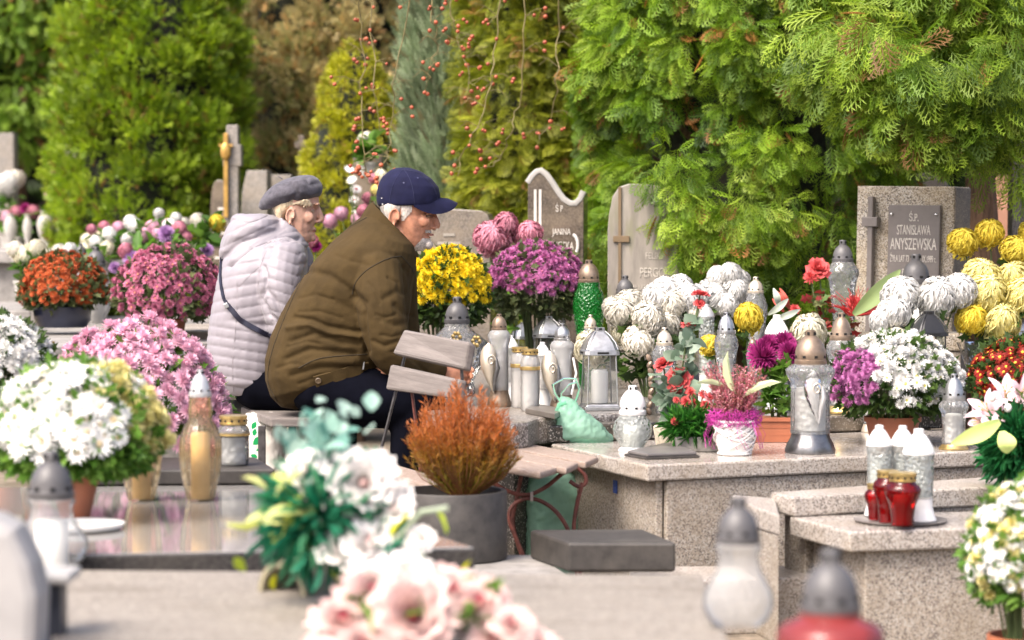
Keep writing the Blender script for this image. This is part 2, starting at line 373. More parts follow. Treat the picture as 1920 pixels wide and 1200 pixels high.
# tombs on the left, middle distance
tomb('grey stone tomb under the orange and magenta chrysanthemums', poly_on([(60, 650), (415, 642), (415, 590), (60, 596)], .66), .66, .05, GREYC, GREYC, .05)
tomb('low stone block beside the magenta chrysanthemum pot', poly_on([(328, 622), (470, 622), (480, 606), (345, 607)], .69), .69, .05, BEIGE, BEIGE, .0, zb=.55, cat='stone block', name='stone_block')
tomb('dark stone ledge with stone vases at far left', poly_on([(-150, 470), (180, 470), (180, 455), (-150, 455)], 1.0), 1.0, .06, GREYC, GREYC, .05)
tomb('long pale tomb in the left distance under mixed flowers', poly_on([(90, 520), (440, 520), (440, 490), (90, 490)], .82), .82, .06, GREYC, GREYC, .05)
tomb('small low stone table slab at the far left edge', poly_on([(-60, 583), (58, 583), (52, 566), (-60, 566)], .76), .76, .03, GREYC, GREYC, .5, zb=.70, cat='stone table', name='stone_table')

# ---------------------------------------------------------------- headstones
def text_part(txt, size, loc, parent, m, sx=1.0, depth=.0012, align='CENTER', rot=(R(90), 0, 0), name='lettering'):
    cu = bpy.data.curves.new(name, 'FONT'); cu.body = txt; cu.size = size; cu.align_x = align; cu.align_y = 'CENTER'; cu.extrude = depth
    tmp = bpy.data.objects.new(name, cu); COL.objects.link(tmp)
    dg = bpy.context.evaluated_depsgraph_get(); me = bpy.data.meshes.new_from_object(tmp.evaluated_get(dg))
    bpy.data.objects.remove(tmp); bpy.data.curves.remove(cu); me.materials.clear(); me.materials.append(m)
    o = link(name, me, parent, loc); o.rotation_euler = rot; o.scale = (sx, 1, 1); return o
def stele(label, px, Y, ytop, wpx, outline, th, m, rot=0, roll=0, z0=.3, edge=None, name='headstone'):
    """outline: list of (u,v) with u in -.5..+.5 of width and v in 0..1 of height, front face towards -y"""
    k = ppm(Y); W = wpx / k; c = at(px, ytop, Y); H = c.z - z0
    t = thing(name, label, 'headstone', (c.x, Y, z0), R(rot)); t.rotation_euler = (0, R(roll), R(rot))
    v = []; n = len(outline)
    for y in (-th / 2, th / 2): v += [(u * W, y, q * H) for u, q in outline]
    f = [tuple(range(n))[::-1], tuple(range(n, 2 * n))] + [(i, (i + 1) % n, n + (i + 1) % n, n + i) for i in range(n)]
    f = [q[::-1] for q in f]
    mb = MB().add(v, f); mb.obj('slab', m, t, smooth=False, bevel=.004)
    return t, W, H
RECT = [(-.5, 0), (.5, 0), (.5, 1), (-.5, 1)]
LET = mat('pale engraved lettering', (.62, .58, .52), .6)
# named headstone with plaque and cross
tS, W, H = stele('speckled granite headstone with dark plaque, cross and engraved name at right', 1706, 9.15, 350, 192, RECT, .16, SALT, rot=-31, roll=1.0, z0=.40)
PLQ = mat('brown grey plaque', (.17, .15, .14), .35, var=.06, vsc=30)
MB().box((.045, -.093, H - .27), (.205, .022, .40)).obj('plaque', PLQ, tS, smooth=False, bevel=.002)
for sx_ in (-.088, .088): MB().ell((sx_ + .045, -.107, H - .105), (.006, .005, .006), 10, 6).obj('bolt', mat('chrome', (.7, .7, .7), .15, metal=1), tS)
yl = -.1045
text_part('Ś.P.', .040, (.045, yl, H - .118), tS, LET, .62)
text_part('STANISŁAWA', .052, (.045, yl, H - .165), tS, LET, .42)
text_part('ANYSZEWSKA', .062, (.045, yl, H - .218), tS, LET, .455)
text_part('ŻYŁA LAT 73   ZM. 21.IX.1999 r.', .036, (.045, yl, H - .272), tS, LET, .37)
text_part('R', .042, (.010, yl, H - .325), tS, LET, .6)
cr = MB().box((-.125, -.103, H - .36), (.020, .03, .64)).obj('cross', PLQ, tS, smooth=False, bevel=.002)
MB().box((-.125, -.107, H - .135), (.062, .036, .036)).obj('cross_bar', PLQ, tS, smooth=False, bevel=.002)
MB().box((W / 2 + .001, .0, H / 2), (.006, .156, H - .008)).obj('shade_panel', PEPPER_SHADE, tS, smooth=False)  # thin added plate; shade of the right side is painted in

# wavy dark headstone
wav = [(-.5, 0), (.5, 0), (.5, .90), (.44, .865), (.36, .845), (.26, .845), (.14, .865), (.04, .90), (-.06, .94), (-.16, .975), (-.26, .995), (-.34, .99), (-.42, .97), (-.5, .94)]
DST = granite('dark polished headstone', [(.085, .07, .058), (.105, .088, .072), (.07, .058, .048), (.12, .10, .084)], 190, .14, 0)
tW, W, H = stele('dark polished headstone with wavy pale-edged top and engraved cross', 1046, 9.7, 320, 106, wav, .10, DST, rot=-12, z0=.45)
pts = [(u * W, -.048, q * H + .004) for u, q in wav[2:]]
MB().tube(pts, .008, 8, flat=1.6).obj('pale_edge', mat('pale edge', (.36, .345, .32), .4, var=.06), tW)  # paler tube along the wavy top
HND = mat('white enamel handle', (.55, .53, .5), .4)
MB().tube([(.070 + .022 * math.sin(a), -.056, H * .66 + .042 * math.cos(a)) for a in np.linspace(.1, math.pi - .1, 9)], .0065, 8).obj('curved_ornament', HND, tW)
MB().box((-.082, -.051, H * .72), (.010, .004, .34)).obj('engraved_cross', LET, tW, smooth=False)
MB().box((-.062, -.0515, H * .72), (.010, .004, .34)).obj('engraved_cross', LET, tW, smooth=False)
MB().box((-.072, -.053, H * .74), (.046, .004, .008)).obj('engraved_cross_bar', PLQ, tW, smooth=False)
text_part('Ś P', .036, (.015, -.0515, H * .825), tW, LET, .6)
text_part('JANINA', .036, (.025, -.0515, H * .72), tW, LET, .6)
text_part('NIEMIECKA', .046, (.015, -.0515, H * .655), tW, LET, .5)
text_part('ŻYŁA LAT 76  ZM. 26.XII.1988', .028, (.01, -.0515, H * .59), tW, LET, .42)

# beige veined headstone half under the thuja
arch = [(-.5, 0), (.5, 0), (.5, .93), (.40, .965), (.2, .99), (0, 1), (-.2, 1), (-.34, .985), (-.43, .94), (-.48, .86), (-.5, .78)]
VEIN = mat('veined beige sandstone', (.24, .215, .185), .35, var=.2, vsc=5, stretch=(5, 5, 1), bump=.05, mott=((.19, .18, .12), 3, .52))
tP, W, H = stele('beige veined headstone with arched top half hidden by thuja fronds', 1208, 9.35, 345, 132, arch, .11, VEIN, rot=-9, z0=.45)
BROWN = mat('brown stone cross', (.14, .095, .05), .5)
MB().box((-.088, -.058, H * .52), (.012, .012, H * .93)).obj('cross', BROWN, tP, smooth=False, bevel=.001)
MB().box((-.082, -.060, H * .74), (.062, .014, .024)).obj('cross_bar', BROWN, tP, smooth=False, bevel=.001)
PL2 = mat('faint lettering', (.42, .385, .335), .6)
text_part('FELIKS', .036, (.045, -.0565, H * .66), tP, PL2, .7)
text_part('PERGOŁ', .052, (.045, -.0565, H * .58), tP, PL2, .6)
text_part('ŻYŁ LAT 69  ZM. 1971', .03, (.03, -.0565, H * .51), tP, PL2, .55)
MB().box((W / 2 + .002, 0, H * .46), (.006, .104, H * .9)).obj('shade_panel', mat('stone side in painted shade', (.10, .085, .07), .6), tP, smooth=False)  # dark plate puts the shade of this side into the colour

# grey headstone with rounded shoulder behind the man's face
gs = [(-.5, 0), (.5, 0), (.5, .93), (.46, .97), (.38, .99), (0, 1), (-.5, 1)]
GST = granite('grey brown polished headstone', [(.14, .125, .11), (.17, .155, .135), (.12, .105, .095), (.2, .18, .16)], 180, .15, 0)
tg, W, H = stele('grey brown polished headstone with rounded shoulder behind the yellow chrysanthemum', 856, 10.3, 392, 138, gs, .12, GST, rot=-10, z0=.4)
for k_ in range(5): MB().box((-.02, -.0615, H * (.86 - .045 * k_)), (.10 if k_ else .05, .004, .012)).obj('lettering_line', mat('worn lettering', (.26, .235, .2), .5) if 'worn lettering' not in MATS else MATS['worn lettering'], tg, smooth=False)
# farther headstones
FS = granite('far grey stone', [(.20, .19, .175), (.25, .235, .22), (.17, .16, .15), (.28, .26, .24)], 150, .5)
for px, Y, yt, wp, ol, lab in (
        (420, 12.6, 338, 46, arch, 'dark grey rounded headstone beside the golden crucifix'),
        (478, 12.8, 320, 56, [(-.5, 0), (.5, 0), (.5, 1), (-.2, 1), (-.36, .9), (-.44, .7)], 'pale grey headstone with slanted shoulder left of the beret'),
        (528, 13.0, 328, 40, RECT, 'small grey headstone tip just behind the beret'),
        (694, 11.2, 278, 56, [(-.5, 0), (.5, 0), (.5, .98), (-.1, 1), (-.5, .96)], 'dark narrow headstone behind the white orchids'),
        (130, 16.0, 265, 30, RECT, 'light grey stone post left of the big thuja'),
        (10, 16.5, 250, 40, RECT, 'white stone slab at the far left edge'),
        (1740, 11.5, 325, 84, arch, 'dark polished headstone peeking above the named headstone'),
        (1635, 11.8, 330, 60, RECT, 'black headstone in the shade left of the named headstone'),
        (1868, 12.5, 330, 60, RECT, 'reddish stone headstone in the right background')):
    mm = {'dark polished headstone peeking above the named headstone': DPOL, 'dark narrow headstone behind the white orchids': DST, 'black headstone in the shade left of the named headstone': DPOL,
          'reddish stone headstone in the right background': mat('reddish stone', (.34, .17, .11), .6), 'dark grey rounded headstone beside the golden crucifix': DST}.get(lab, FS)
    t_, W, H = stele(lab, px, Y, yt, wp, ol, .10, mm, rot=rnd.uniform(-12, 4), z0=.3)
    if 'dark grey rounded' in lab:
        for k in range(5): MB().box((0, -.052, H * (.86 - .06 * k)), (W * (.3 if k < 2 else .6), .004, .012)).obj('lettering_line', LET, t_, smooth=False)
# stone cross with golden crucifix
def stone_cross(label, px, Y, ytop, arm_y, arm_w, post_w, arm_h, m, z0, th=.09):
    k = ppm(Y); c = at(px, ytop, Y); t = thing('stone_cross', label, 'cross', (c.x, Y, z0)); H = c.z - z0
    za = at(px, arm_y, Y).z - z0
    MB().box((0, 0, H / 2), (post_w / k, th, H)).obj('post', m, t, smooth=False, bevel=.004)
    MB().box((0, -.003, za), (arm_w / k, th + .004, arm_h / k)).obj('arm', m, t, smooth=False, bevel=.004)
    return t, H, za
tc_, H, za = stone_cross('grey stone cross carrying a thin golden crucifix, left of the beret', 437, 12.2, 235, 292, 34, 22, 40, FS, .4)
GOLD = mat('gilded metal', (.55, .33, .09), .35, metal=.6, var=.2)
MB().box((-.03, -.06, za - .10), (.022, .02, .42)).obj('crucifix', GOLD, tc_, smooth=False, bevel=.002)
MB().ell((-.03, -.075, za + .02), (.026, .014, .045), 10, 8).obj('crucifix_figure', GOLD, tc_)
MB().box((-.03, -.065, za + .05), (.07, .014, .014)).obj('crucifix_bar', GOLD, tc_, smooth=False)
stone_cross('grey granite cross under the overhanging thuja at the right edge', 1912, 9.7, 120, 240, 144, 34, 70, granite('cross granite', [(.12, .115, .11), (.17, .16, .15), (.08, .075, .07), (.22, .2, .19)], 190, .45), .3)
stone_cross('small dark cross between the brown conifer and the golden bush', 566, 13.6, 254, 272, 24, 11, 12, DST, .4)
# ================================================================ TREES
def frond_template(n=7, sub=True, spread=.40, wid=.030, ang=42, droop=.16):
    V = []; F = []
    def loz(b, e, w):
        b = np.array(b, float); e = np.array(e, float); d = e - b; m = b + d * .5; p = np.array([-d[1], d[0]]); p = p / (np.linalg.norm(p) + 1e-9) * w
        o = len(V); V.extend([b, m + p, e, m - p]); F.extend([(o, o + 1, o + 2), (o, o + 2, o + 3)])
    loz((0, 0), (1, 0), wid * .9)
    for i in range(n):
        t = .12 + .78 * i / (n - 1)
        for sgn in (-1, 1):
            tt = t + (.04 if sgn > 0 else 0); l = spread * math.sin(math.pi * (tt * .78 + .17)) ; a = R(ang)
            b = np.array((tt, 0)); e = b + l * np.array((math.cos(a), sgn * math.sin(a))); loz(b, e, wid)
            if sub and l > .15:
                d = (e - b)
                for q, s2 in ((.40, -1), (.62, 1)):
                    bb = b + d * q; a2 = math.atan2(d[1], d[0]) + s2 * R(38); loz(bb, bb + l * .42 * np.array((math.cos(a2), math.sin(a2))), wid * .8)
    V = np.array(V); Z = -droop * V[:, 0] ** 2 - .35 * np.abs(V[:, 1]) ** 1.3
    return np.c_[V, Z], np.array(F)
FR_HI = frond_template(6, True, spread=.52, wid=.017, ang=40, droop=.2)
FR_LO = frond_template(6, False, wid=.055)
FR_JUN = frond_template(6, False, spread=.22, wid=.022, ang=22, droop=-.1)
FR_SOFT = frond_template(5, False, spread=.36, wid=.045, ang=40, droop=.05)
FR_TINY = frond_template(3, False, spread=.5, wid=.075, ang=38, droop=.05)

def rows(a): return a / (np.linalg.norm(a, axis=-1, keepdims=True) + 1e-9)
def frames(axis, nrm):
    x = rows(axis); z = rows(nrm - (nrm * x).sum(-1, keepdims=True) * x); y = np.cross(z, x)
    return np.stack([x, y, z], axis=-1)
BARK = mat('reddish brown bark', (.13, .075, .045), .9, var=.35, vsc=25, bump=.8, stretch=(4, 4, .6))
TWIG = mat('inner twigs and gap shade', (.010, .013, .005), .95, var=.5, vsc=30, bump=.9, mott=((.018, .013, .006), 18, .52))  # twig colour darkened to paint the shade in crown gaps

def tree(name, label, base, H, prof, ncl, clr, per, fl, cols, tpl, up=0., droop=.5, face=125, flat=.6, brown=.06, browncol=(.20, .09, .03), seed=1, zlo=0., trunk_r=.07, core=.72, zvis=None, cat='tree', jitter=.12, clumpvar=.22, inward=.3, zhi=1., extra=()):
    g = np.random.default_rng(seed); t = thing(name, label, cat, base)
    # clump centres over the crown surface, camera-facing side
    tt = g.uniform(zlo, zhi, ncl * 4); rr = np.array([prof(x) for x in tt]); keep = g.uniform(0, max(rr), ncl * 4) < rr + .02
    tt = tt[keep][:ncl]; rr = rr[keep][:ncl]; n = len(tt)
    az = R(-90) + np.radians(g.uniform(-face, face, n)); rad = rr * g.uniform(.78, 1.05, n)
    C = np.c_[np.cos(az) * rad, np.sin(az) * rad, tt * H]
    out = rows(np.c_[np.cos(az), np.sin(az), g.uniform(.0, .5, n)])
    if extra:
        E = np.array([tuple(at(a, b, y) - Vector(base)) for a, b, y in extra]); C = np.vstack([C, E]); out = np.vstack([out, rows(np.tile([[-.15, -.8, -.35]], (len(E), 1)) + g.normal(0, .25, (len(E), 3)))]); n = len(C)
    # fronds
    ci = np.repeat(np.arange(n), per); m = len(ci)
    d = rows(out[ci] + g.normal(0, .75, (m, 3)))
    pos = C[ci] + d * (clr * g.uniform(.45, 1.0, m) ** .6)[:, None] - out[ci] * (g.uniform(0, inward, m) * clr)[:, None]
    axis = rows(d * .8 + np.array([0, 0, up - droop]) + g.normal(0, .35, (m, 3)))
    nrm = rows(d * flat + np.array([0, 0, .45]) + g.normal(0, .5, (m, 3)))
    s = fl * g.uniform(.6, 1.25, m)
    M3 = frames(axis, nrm) * s[:, None, None]
    c = np.array(cols, float); k = g.uniform(0, 1, m)[:, None] * .6 + g.uniform(0, 1, n)[ci][:, None] * .4
    idx = np.clip((k[:, 0] * (len(c) - 1)), 0, len(c) - 1.001); i0 = idx.astype(int); fr_ = (idx - i0)[:, None]
    cc = c[i0] * (1 - fr_) + c[i0 + 1] * fr_
    cc = cc * (1 + g.uniform(-clumpvar, clumpvar, n)[ci][:, None]) * (1 + g.uniform(-jitter, jitter, (m, 1)))
    bm_ = (g.uniform(0, 1, m) < brown * (1 + 3 * (g.uniform(0, 1, n)[ci] < .15))); cc[bm_] = np.array(browncol) * g.uniform(.6, 1.3, (bm_.sum(), 1))
    scatter('crown', tpl[0], tpl[1], M3, pos, np.clip(cc, 0, 1), LEAF, t)
    # closed core for the dead twigs: blocks light, gap shade put in its colour
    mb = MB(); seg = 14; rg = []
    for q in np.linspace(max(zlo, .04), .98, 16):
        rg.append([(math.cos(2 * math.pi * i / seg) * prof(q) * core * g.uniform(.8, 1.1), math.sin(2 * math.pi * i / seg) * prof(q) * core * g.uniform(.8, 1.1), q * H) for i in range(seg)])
    mb.rings(rg); mb.obj('twig_shade_core', TWIG, t, angle=180)
    tr = MB().tube([(0, 0, 0), (.02, 0, H * .3), (-.02, .01, H * .6), (0, 0, H * .95)], [trunk_r * 1.2, trunk_r, trunk_r * .6, trunk_r * .2], 10)
    for k2 in range(7):
        a = g.uniform(0, 6.28); zz = H * g.uniform(.1, .7); L_ = prof(zz / H) * .8
        tr.tube([(0, 0, zz), (math.cos(a) * L_ * .5, math.sin(a) * L_ * .5, zz + .06), (math.cos(a) * L_, math.sin(a) * L_, zz + .2)], [trunk_r * .4, trunk_r * .25, trunk_r * .1], 6)
    tr.obj('trunk', BARK, t)
    return t
def X(px, Y): return (px - 960) / FPX * Y
TG = 'conifers along the graves'
def egg(r, a=.35, p=1.6):          # widest at height a
    return lambda t: r * (max(0, 1 - (abs(t - a) / (1 - a if t > a else a + .25)) ** p)) ** .6
def cone(r, p=.75): return lambda t: r * max(0, 1 - t) ** p

# big rounded green thuja, left
tree('thuja_tree', 'big rounded green thuja with cushiony foliage behind the left graves', (X(285, 14.2), 14.2, 0), 3.3, egg(.51, .35, 2.6), 300, .115, 84, .060,
     [(.07, .13, .01), (.15, .235, .014), (.235, .33, .022), (.32, .40, .04)], FR_TINY, up=.6, droop=0, brown=.03, browncol=(.22, .13, .03), seed=3, zlo=.16, zhi=.86, flat=.9, core=.80, clumpvar=.28)
# far left drooping tree
tree('cypress_tree', 'bright green drooping cypress at the top left corner', (X(30, 17.5), 17.5, 0), 4.2, egg(.85, .5, 2), 300, .16, 40, .13,
     [(.05, .11, .01), (.115, .21, .018), (.20, .31, .035), (.28, .39, .06)], FR_SOFT, droop=.7, brown=.04, seed=4, zlo=.40, zhi=.8)
# brown conifer
tree('brown_conifer', 'brownish green conifer behind the couple', (X(605, 15.4), 15.4, 0), 3.7, egg(.66, .4, 2.8), 270, .14, 84, .075,
     [(.12, .15, .045), (.25, .27, .09), (.40, .34, .15), (.50, .40, .19), (.26, .29, .09)], FR_TINY, up=.6, droop=0, brown=.06, browncol=(.52, .32, .12), seed=5, zlo=.18, zhi=.84, core=.74)
# golden conical bush
tree('golden_bush', 'dense golden green conical bush behind the woman in the beret', (X(668, 12.6), 12.6, 0), 2.06, egg(.36, .16, 1.9), 620, .045, 42, .030,
     [(.18, .19, .012), (.30, .31, .018), (.41, .41, .028), (.50, .48, .045)], FR_TINY, up=.35, droop=0, brown=.03, browncol=(.30, .20, .03), seed=6, zlo=.14, flat=1.1, core=.90, clumpvar=.2, jitter=.2, trunk_r=.04)
# blue juniper
tree('juniper_tree', 'blue grey upright juniper behind the man in the cap', (X(852, 11.9), 11.9, 0), 3.0, egg(.19, .3, 2.5), 380, .075, 60, .13,
     [(.10, .14, .07), (.20, .26, .14), (.31, .38, .23), (.42, .48, .32)], FR_JUN, up=1.6, droop=0, brown=.03, browncol=(.22, .17, .09), seed=7, clumpvar=.4, zlo=.1, core=.5, trunk_r=.04, zhi=.88)
# olive thuja
tree('thuja_tree', 'olive yellow thuja between the juniper and the large green thuja', (X(1010, 11.3), 11.3, 0), 2.9, egg(.30, .42, 2.6), 260, .11, 46, .085,
     [(.07, .095, .008), (.17, .20, .012), (.28, .30, .025), (.37, .39, .055)], FR_HI, up=0, droop=.35, brown=.03, browncol=(.28, .14, .04), seed=8, zlo=.10, zhi=.9, core=.80)
# main large thuja
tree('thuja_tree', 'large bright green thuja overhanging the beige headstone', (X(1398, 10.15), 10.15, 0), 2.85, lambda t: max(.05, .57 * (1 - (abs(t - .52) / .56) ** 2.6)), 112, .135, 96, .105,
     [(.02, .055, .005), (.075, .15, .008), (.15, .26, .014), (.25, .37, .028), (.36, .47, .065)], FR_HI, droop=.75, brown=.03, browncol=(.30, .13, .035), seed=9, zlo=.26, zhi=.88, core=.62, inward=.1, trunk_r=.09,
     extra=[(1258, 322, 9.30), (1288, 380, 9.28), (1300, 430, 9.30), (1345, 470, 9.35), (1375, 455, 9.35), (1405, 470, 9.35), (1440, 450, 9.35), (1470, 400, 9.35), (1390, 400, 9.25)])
# overhanging thuja at right, nearer the camera
tree('thuja_tree', 'yellow green thuja with hanging fronds at the top right corner', (X(1835, 9.5), 9.5, 0), 3.1, lambda t: max(.05, .66 * (1 - (abs(t - .74) / .25) ** 2.4)), 120, .13, 62, .14,
     [(.045, .10, .008), (.12, .21, .014), (.24, .34, .03), (.37, .46, .075)], FR_HI, droop=.8, brown=.02, browncol=(.26, .13, .04), seed=10, zlo=.49, zhi=.88, core=.55, trunk_r=.07,
     extra=[(1520, 60, 8.9), (1545, 95, 8.85), (1585, 130, 8.8), (1625, 150, 8.75), (1660, 172, 8.7), (1690, 195, 8.7), (1725, 215, 8.7), (1762, 232, 8.7), (1800, 215, 8.7), (1850, 180, 8.7), (1890, 205, 8.75), (1905, 290, 8.8), (1700, 120, 8.6), (1600, 60, 8.7), (1780, 120, 8.6), (1880, 110, 8.6), (1660, 60, 8.6)])
# dark trees that close the view behind
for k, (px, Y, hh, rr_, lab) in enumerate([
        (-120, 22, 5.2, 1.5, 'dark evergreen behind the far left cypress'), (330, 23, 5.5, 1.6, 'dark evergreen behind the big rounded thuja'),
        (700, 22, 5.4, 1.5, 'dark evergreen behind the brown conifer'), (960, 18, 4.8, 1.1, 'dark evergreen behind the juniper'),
        (1200, 17, 4.8, 1.2, 'dark evergreen in the gap left of the large thuja'), (1560, 14.5, 4.4, .85, 'evergreen darkened with painted shade between the two right hand thujas'),
        (1790, 15, 4.4, .9, 'evergreen darkened with painted shade behind the named headstone'), (2050, 15, 4.6, 1.0, 'evergreen darkened with painted shade behind the right edge cross')]):
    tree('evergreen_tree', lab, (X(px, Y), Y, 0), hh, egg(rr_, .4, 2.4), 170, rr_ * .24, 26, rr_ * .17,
         [(.012, .03, .005), (.028, .058, .008), (.05, .09, .014)] if px < 1500 else [(.006, .014, .003), (.012, .026, .005), (.02, .04, .008)], FR_SOFT, up=.1, droop=.3, brown=.05, seed=30 + k, zlo=.09 if px < 1500 else .24, core=.86)  # right-hand trees: near-black leaf colours paint the shaded hollow
# far wood closing the horizon, one mass
fw = np.random.default_rng(77); n = 9000
pos = np.c_[fw.uniform(-16, 16, n), fw.uniform(28, 31, n), fw.uniform(0, 9, n)]
d = rows(np.c_[fw.normal(0, .5, n), -np.ones(n), fw.normal(0, .5, n)])
M3 = frames(rows(fw.normal(0, 1, (n, 3))), d) * fw.uniform(.35, .7, n)[:, None, None]
cc = np.array([(.02, .045, .012)]) * fw.uniform(.5, 2.2, (n, 1))
tag(scatter('far_wood', FR_SOFT[0], FR_SOFT[1], M3, pos, cc, LEAF), 'dark far wood closing the view behind the cemetery', 'wood', kind='stuff')

# ---------------------------------------------------------------- hanging branches with red berries
BERRY = mat('red orange berry', (.36, .085, .035), .4, var=.25, vsc=40, rand=.3)
berry_me = MB().ell((0, 0, 0), (1, 1, 1.05), 10, 7).ell((0, 0, -1.0), (.22, .22, .2), 6, 4, mi=1).mesh('berry', [BERRY, BARK])
TWIGB = mat('olive twig', (.16, .13, .05), .7, var=.2, vsc=30)
def berry_branch(label, pts, Y, nb, seed, spread=26):
    q = random.Random(seed); P = [at(x, y, Y + q.uniform(-.06, .06)) for x, y in pts]; root = P[0]
    t = thing('berry_branch', label, 'branch', root, group='hanging branches with red berries')
    fine = []
    for a, b in zip(P[:-1], P[1:]):
        for s_ in range(4): fine.append(a.lerp(b, s_ / 4) - root + Vector((q.uniform(-.012, .012), q.uniform(-.01, .01), 0)))
    fine.append(P[-1] - root); n_ = len(fine)
    mb = MB().tube(fine, [.0026 * (1 - .7 * i / n_) + .0006 for i in range(n_)], 6)
    spots = []
    for k in range(int(nb * .75)):
        i = q.randrange(1, n_); b = fine[i]; a = q.uniform(0, 6.28); L_ = q.uniform(.4, 1.0) * spread / ppm(Y)
        e = b + Vector((math.cos(a) * L_, q.uniform(-.04, .04), math.sin(a) * L_ * .6 - .012)); mb.tube([b, b.lerp(e, .6) + Vector((0, 0, .004)), e], [.0013, .001, .0007], 4); spots.append(e)
        if q.random() < .45: spots.append(e + Vector((q.uniform(-.014, .014), q.uniform(-.01, .01), q.uniform(-.014, .004))))
    for k in range(7):          # bare forking side twigs
        b = fine[q.randrange(1, n_)]; a = q.uniform(-.9, .9); e = b + Vector((math.copysign(.10, a) * q.uniform(.5, 1.1), q.uniform(-.03, .03), q.uniform(-.02, .06))); m_ = b.lerp(e, .55) + Vector((0, 0, .012)); mb.tube([b, m_, e], [.0014, .001, .0006], 4)
        f_ = m_ + Vector((math.copysign(.035, a), 0, -.03)); mb.tube([m_, f_], [.001, .0006], 4); spots += [e, f_] if q.random() < .2 else []
    mb.obj('twig', TWIGB, t)
    for e in spots: link('berry', berry_me, t, e, scale=q.uniform(.0065, .0092), quat=Quaternion((q.random(), q.random(), q.random(), q.random())).normalized())
berry_branch('leftmost hanging branch dotted with red berries', [(672, -60), (682, 80), (678, 180), (684, 290), (690, 345)], 9.3, 30, 1)
berry_branch('thin branch with red berries, second from left', [(700, -60), (694, 60), (705, 170), (712, 245)], 9.35, 20, 2)
berry_branch('long curved bare branch with few red berries, hanging lowest over the golden bush', [(768, -60), (757, 60), (738, 140), (734, 220), (728, 285), (712, 320)], 9.2, 13, 3)
berry_branch('branch with red berries in front of the blue juniper', [(815, -60), (812, 40), (820, 85), (808, 130), (800, 160)], 9.4, 16, 4)
berry_branch('branch with red berries crossing from the juniper to the olive thuja', [(850, -60), (848, 30), (860, 70), (872, 110), (878, 170)], 9.45, 22, 5)
berry_branch('arching branch with red berries hanging by the olive thuja', [(938, -60), (932, 60), (922, 140), (912, 200), (885, 250), (868, 290), (858, 330)], 9.3, 24, 6, 30)
berry_branch('rightmost drooping branch with sparse red berries', [(990, -60), (985, 60), (970, 200), (962, 240), (945, 285), (925, 312)], 9.4, 9, 7, 34)
berry_branch('short branch with red berries beside the wavy headstone', [(1050, -60), (1046, 60), (1044, 150), (1030, 230), (1012, 262)], 9.5, 9, 8, 30)
# ================================================================ FLOWERS
def petal(mb, az, el, L, w, curl, r0=0., z0=0., n=3, cup=.25, mi=0, tip=.25, mid=1.0, q=None):
    """one curved petal: strip of three-wide cross sections following an arc"""
    ca, sa = math.cos(az), math.sin(az); rad = Vector((ca, sa, 0)); tan = Vector((-sa, ca, 0)); up = Vector((0, 0, 1))
    p = rad * r0 + up * z0; e = el; v = []
    prof = [.45, 1.0 * mid, .95, tip] if n == 3 else [.45 + .55 * math.sin(math.pi * min(1, k / n * 1.15)) if k < n else tip for k in range(n + 1)]
    if n == 2: prof = [.5, 1.0, tip]
    for k in range(n + 1):
        ww = w * prof[k] / 2; dirv = rad * math.cos(e) + up * math.sin(e); nor = -rad * math.sin(e) + up * math.cos(e)
        v += [p - tan * ww + nor * (cup * ww), p, p + tan * ww + nor * (cup * ww)]
        p = p + dirv * (L / n); e += curl / n
    f = []
    for k in range(n):
        a = k * 3; f += [(a, a + 1, a + 4, a + 3), (a + 1, a + 2, a + 5, a + 4)]
    mb.add(v, f, mi)
def flower_mesh(name, rings, mats, seed=0, centre=None, n=3, cup=.25):
    q = random.Random(seed); mb = MB()
    for (cnt, el, L, w_, curl, r0, z0, jit) in rings:
        o = q.uniform(0, 6.28)
        for i in range(cnt):
            petal(mb, o + 2 * math.pi * (i + q.uniform(-.25, .25)) / cnt, R(el + q.uniform(-jit, jit)), L * q.uniform(.88, 1.08), w_ * q.uniform(.85, 1.12), R(curl + q.uniform(-jit, jit)), r0, z0, n, cup)
    if centre: mb.ell((0, 0, centre[1]), (centre[0], centre[0], centre[2]), 10, 6, mi=1)
    return mb.mesh(name, mats, angle=180)
YEL_C = mat('yellow disc florets', (.65, .38, .03), .7, var=.25, vsc=3, bump=.3)
PINK_C = mat('dull pink centre', (.45, .12, .12), .7, var=.2, vsc=3)
GREEN_C = mat('greenish centre', (.45, .42, .10), .7, var=.2, vsc=3)
def pm(name, c, **k): return petalmat(name, c, **k)
def button(name, col, cen, seed):           # small garden mum
    return flower_mesh(name, [(13, 2, .95, .34, 25, .05, -.10, 8), (11, 22, .80, .30, 30, .05, -.05, 8), (9, 45, .60, .26, 30, .04, .0, 8)], [col, cen], seed, (.24, .12, .16), n=2)
def pompon(name, col, seed):                # dense small pompon
    return flower_mesh(name, [(15, -20, .95, .26, 50, .05, -.05, 10), (15, 6, .92, .26, 55, .05, .0, 10), (13, 32, .82, .25, 55, .04, .05, 10), (10, 58, .68, .24, 50, .03, .08, 10), (5, 80, .55, .24, 40, .02, .1, 10)], [col], seed, n=2)
def daisy(name, col, cen, seed):
    return flower_mesh(name, [(15, 0, .98, .24, 12, .08, 0, 6), (13, 14, .92, .22, 10, .08, .03, 6)], [col, cen], seed, (.30, .06, .14), n=2)
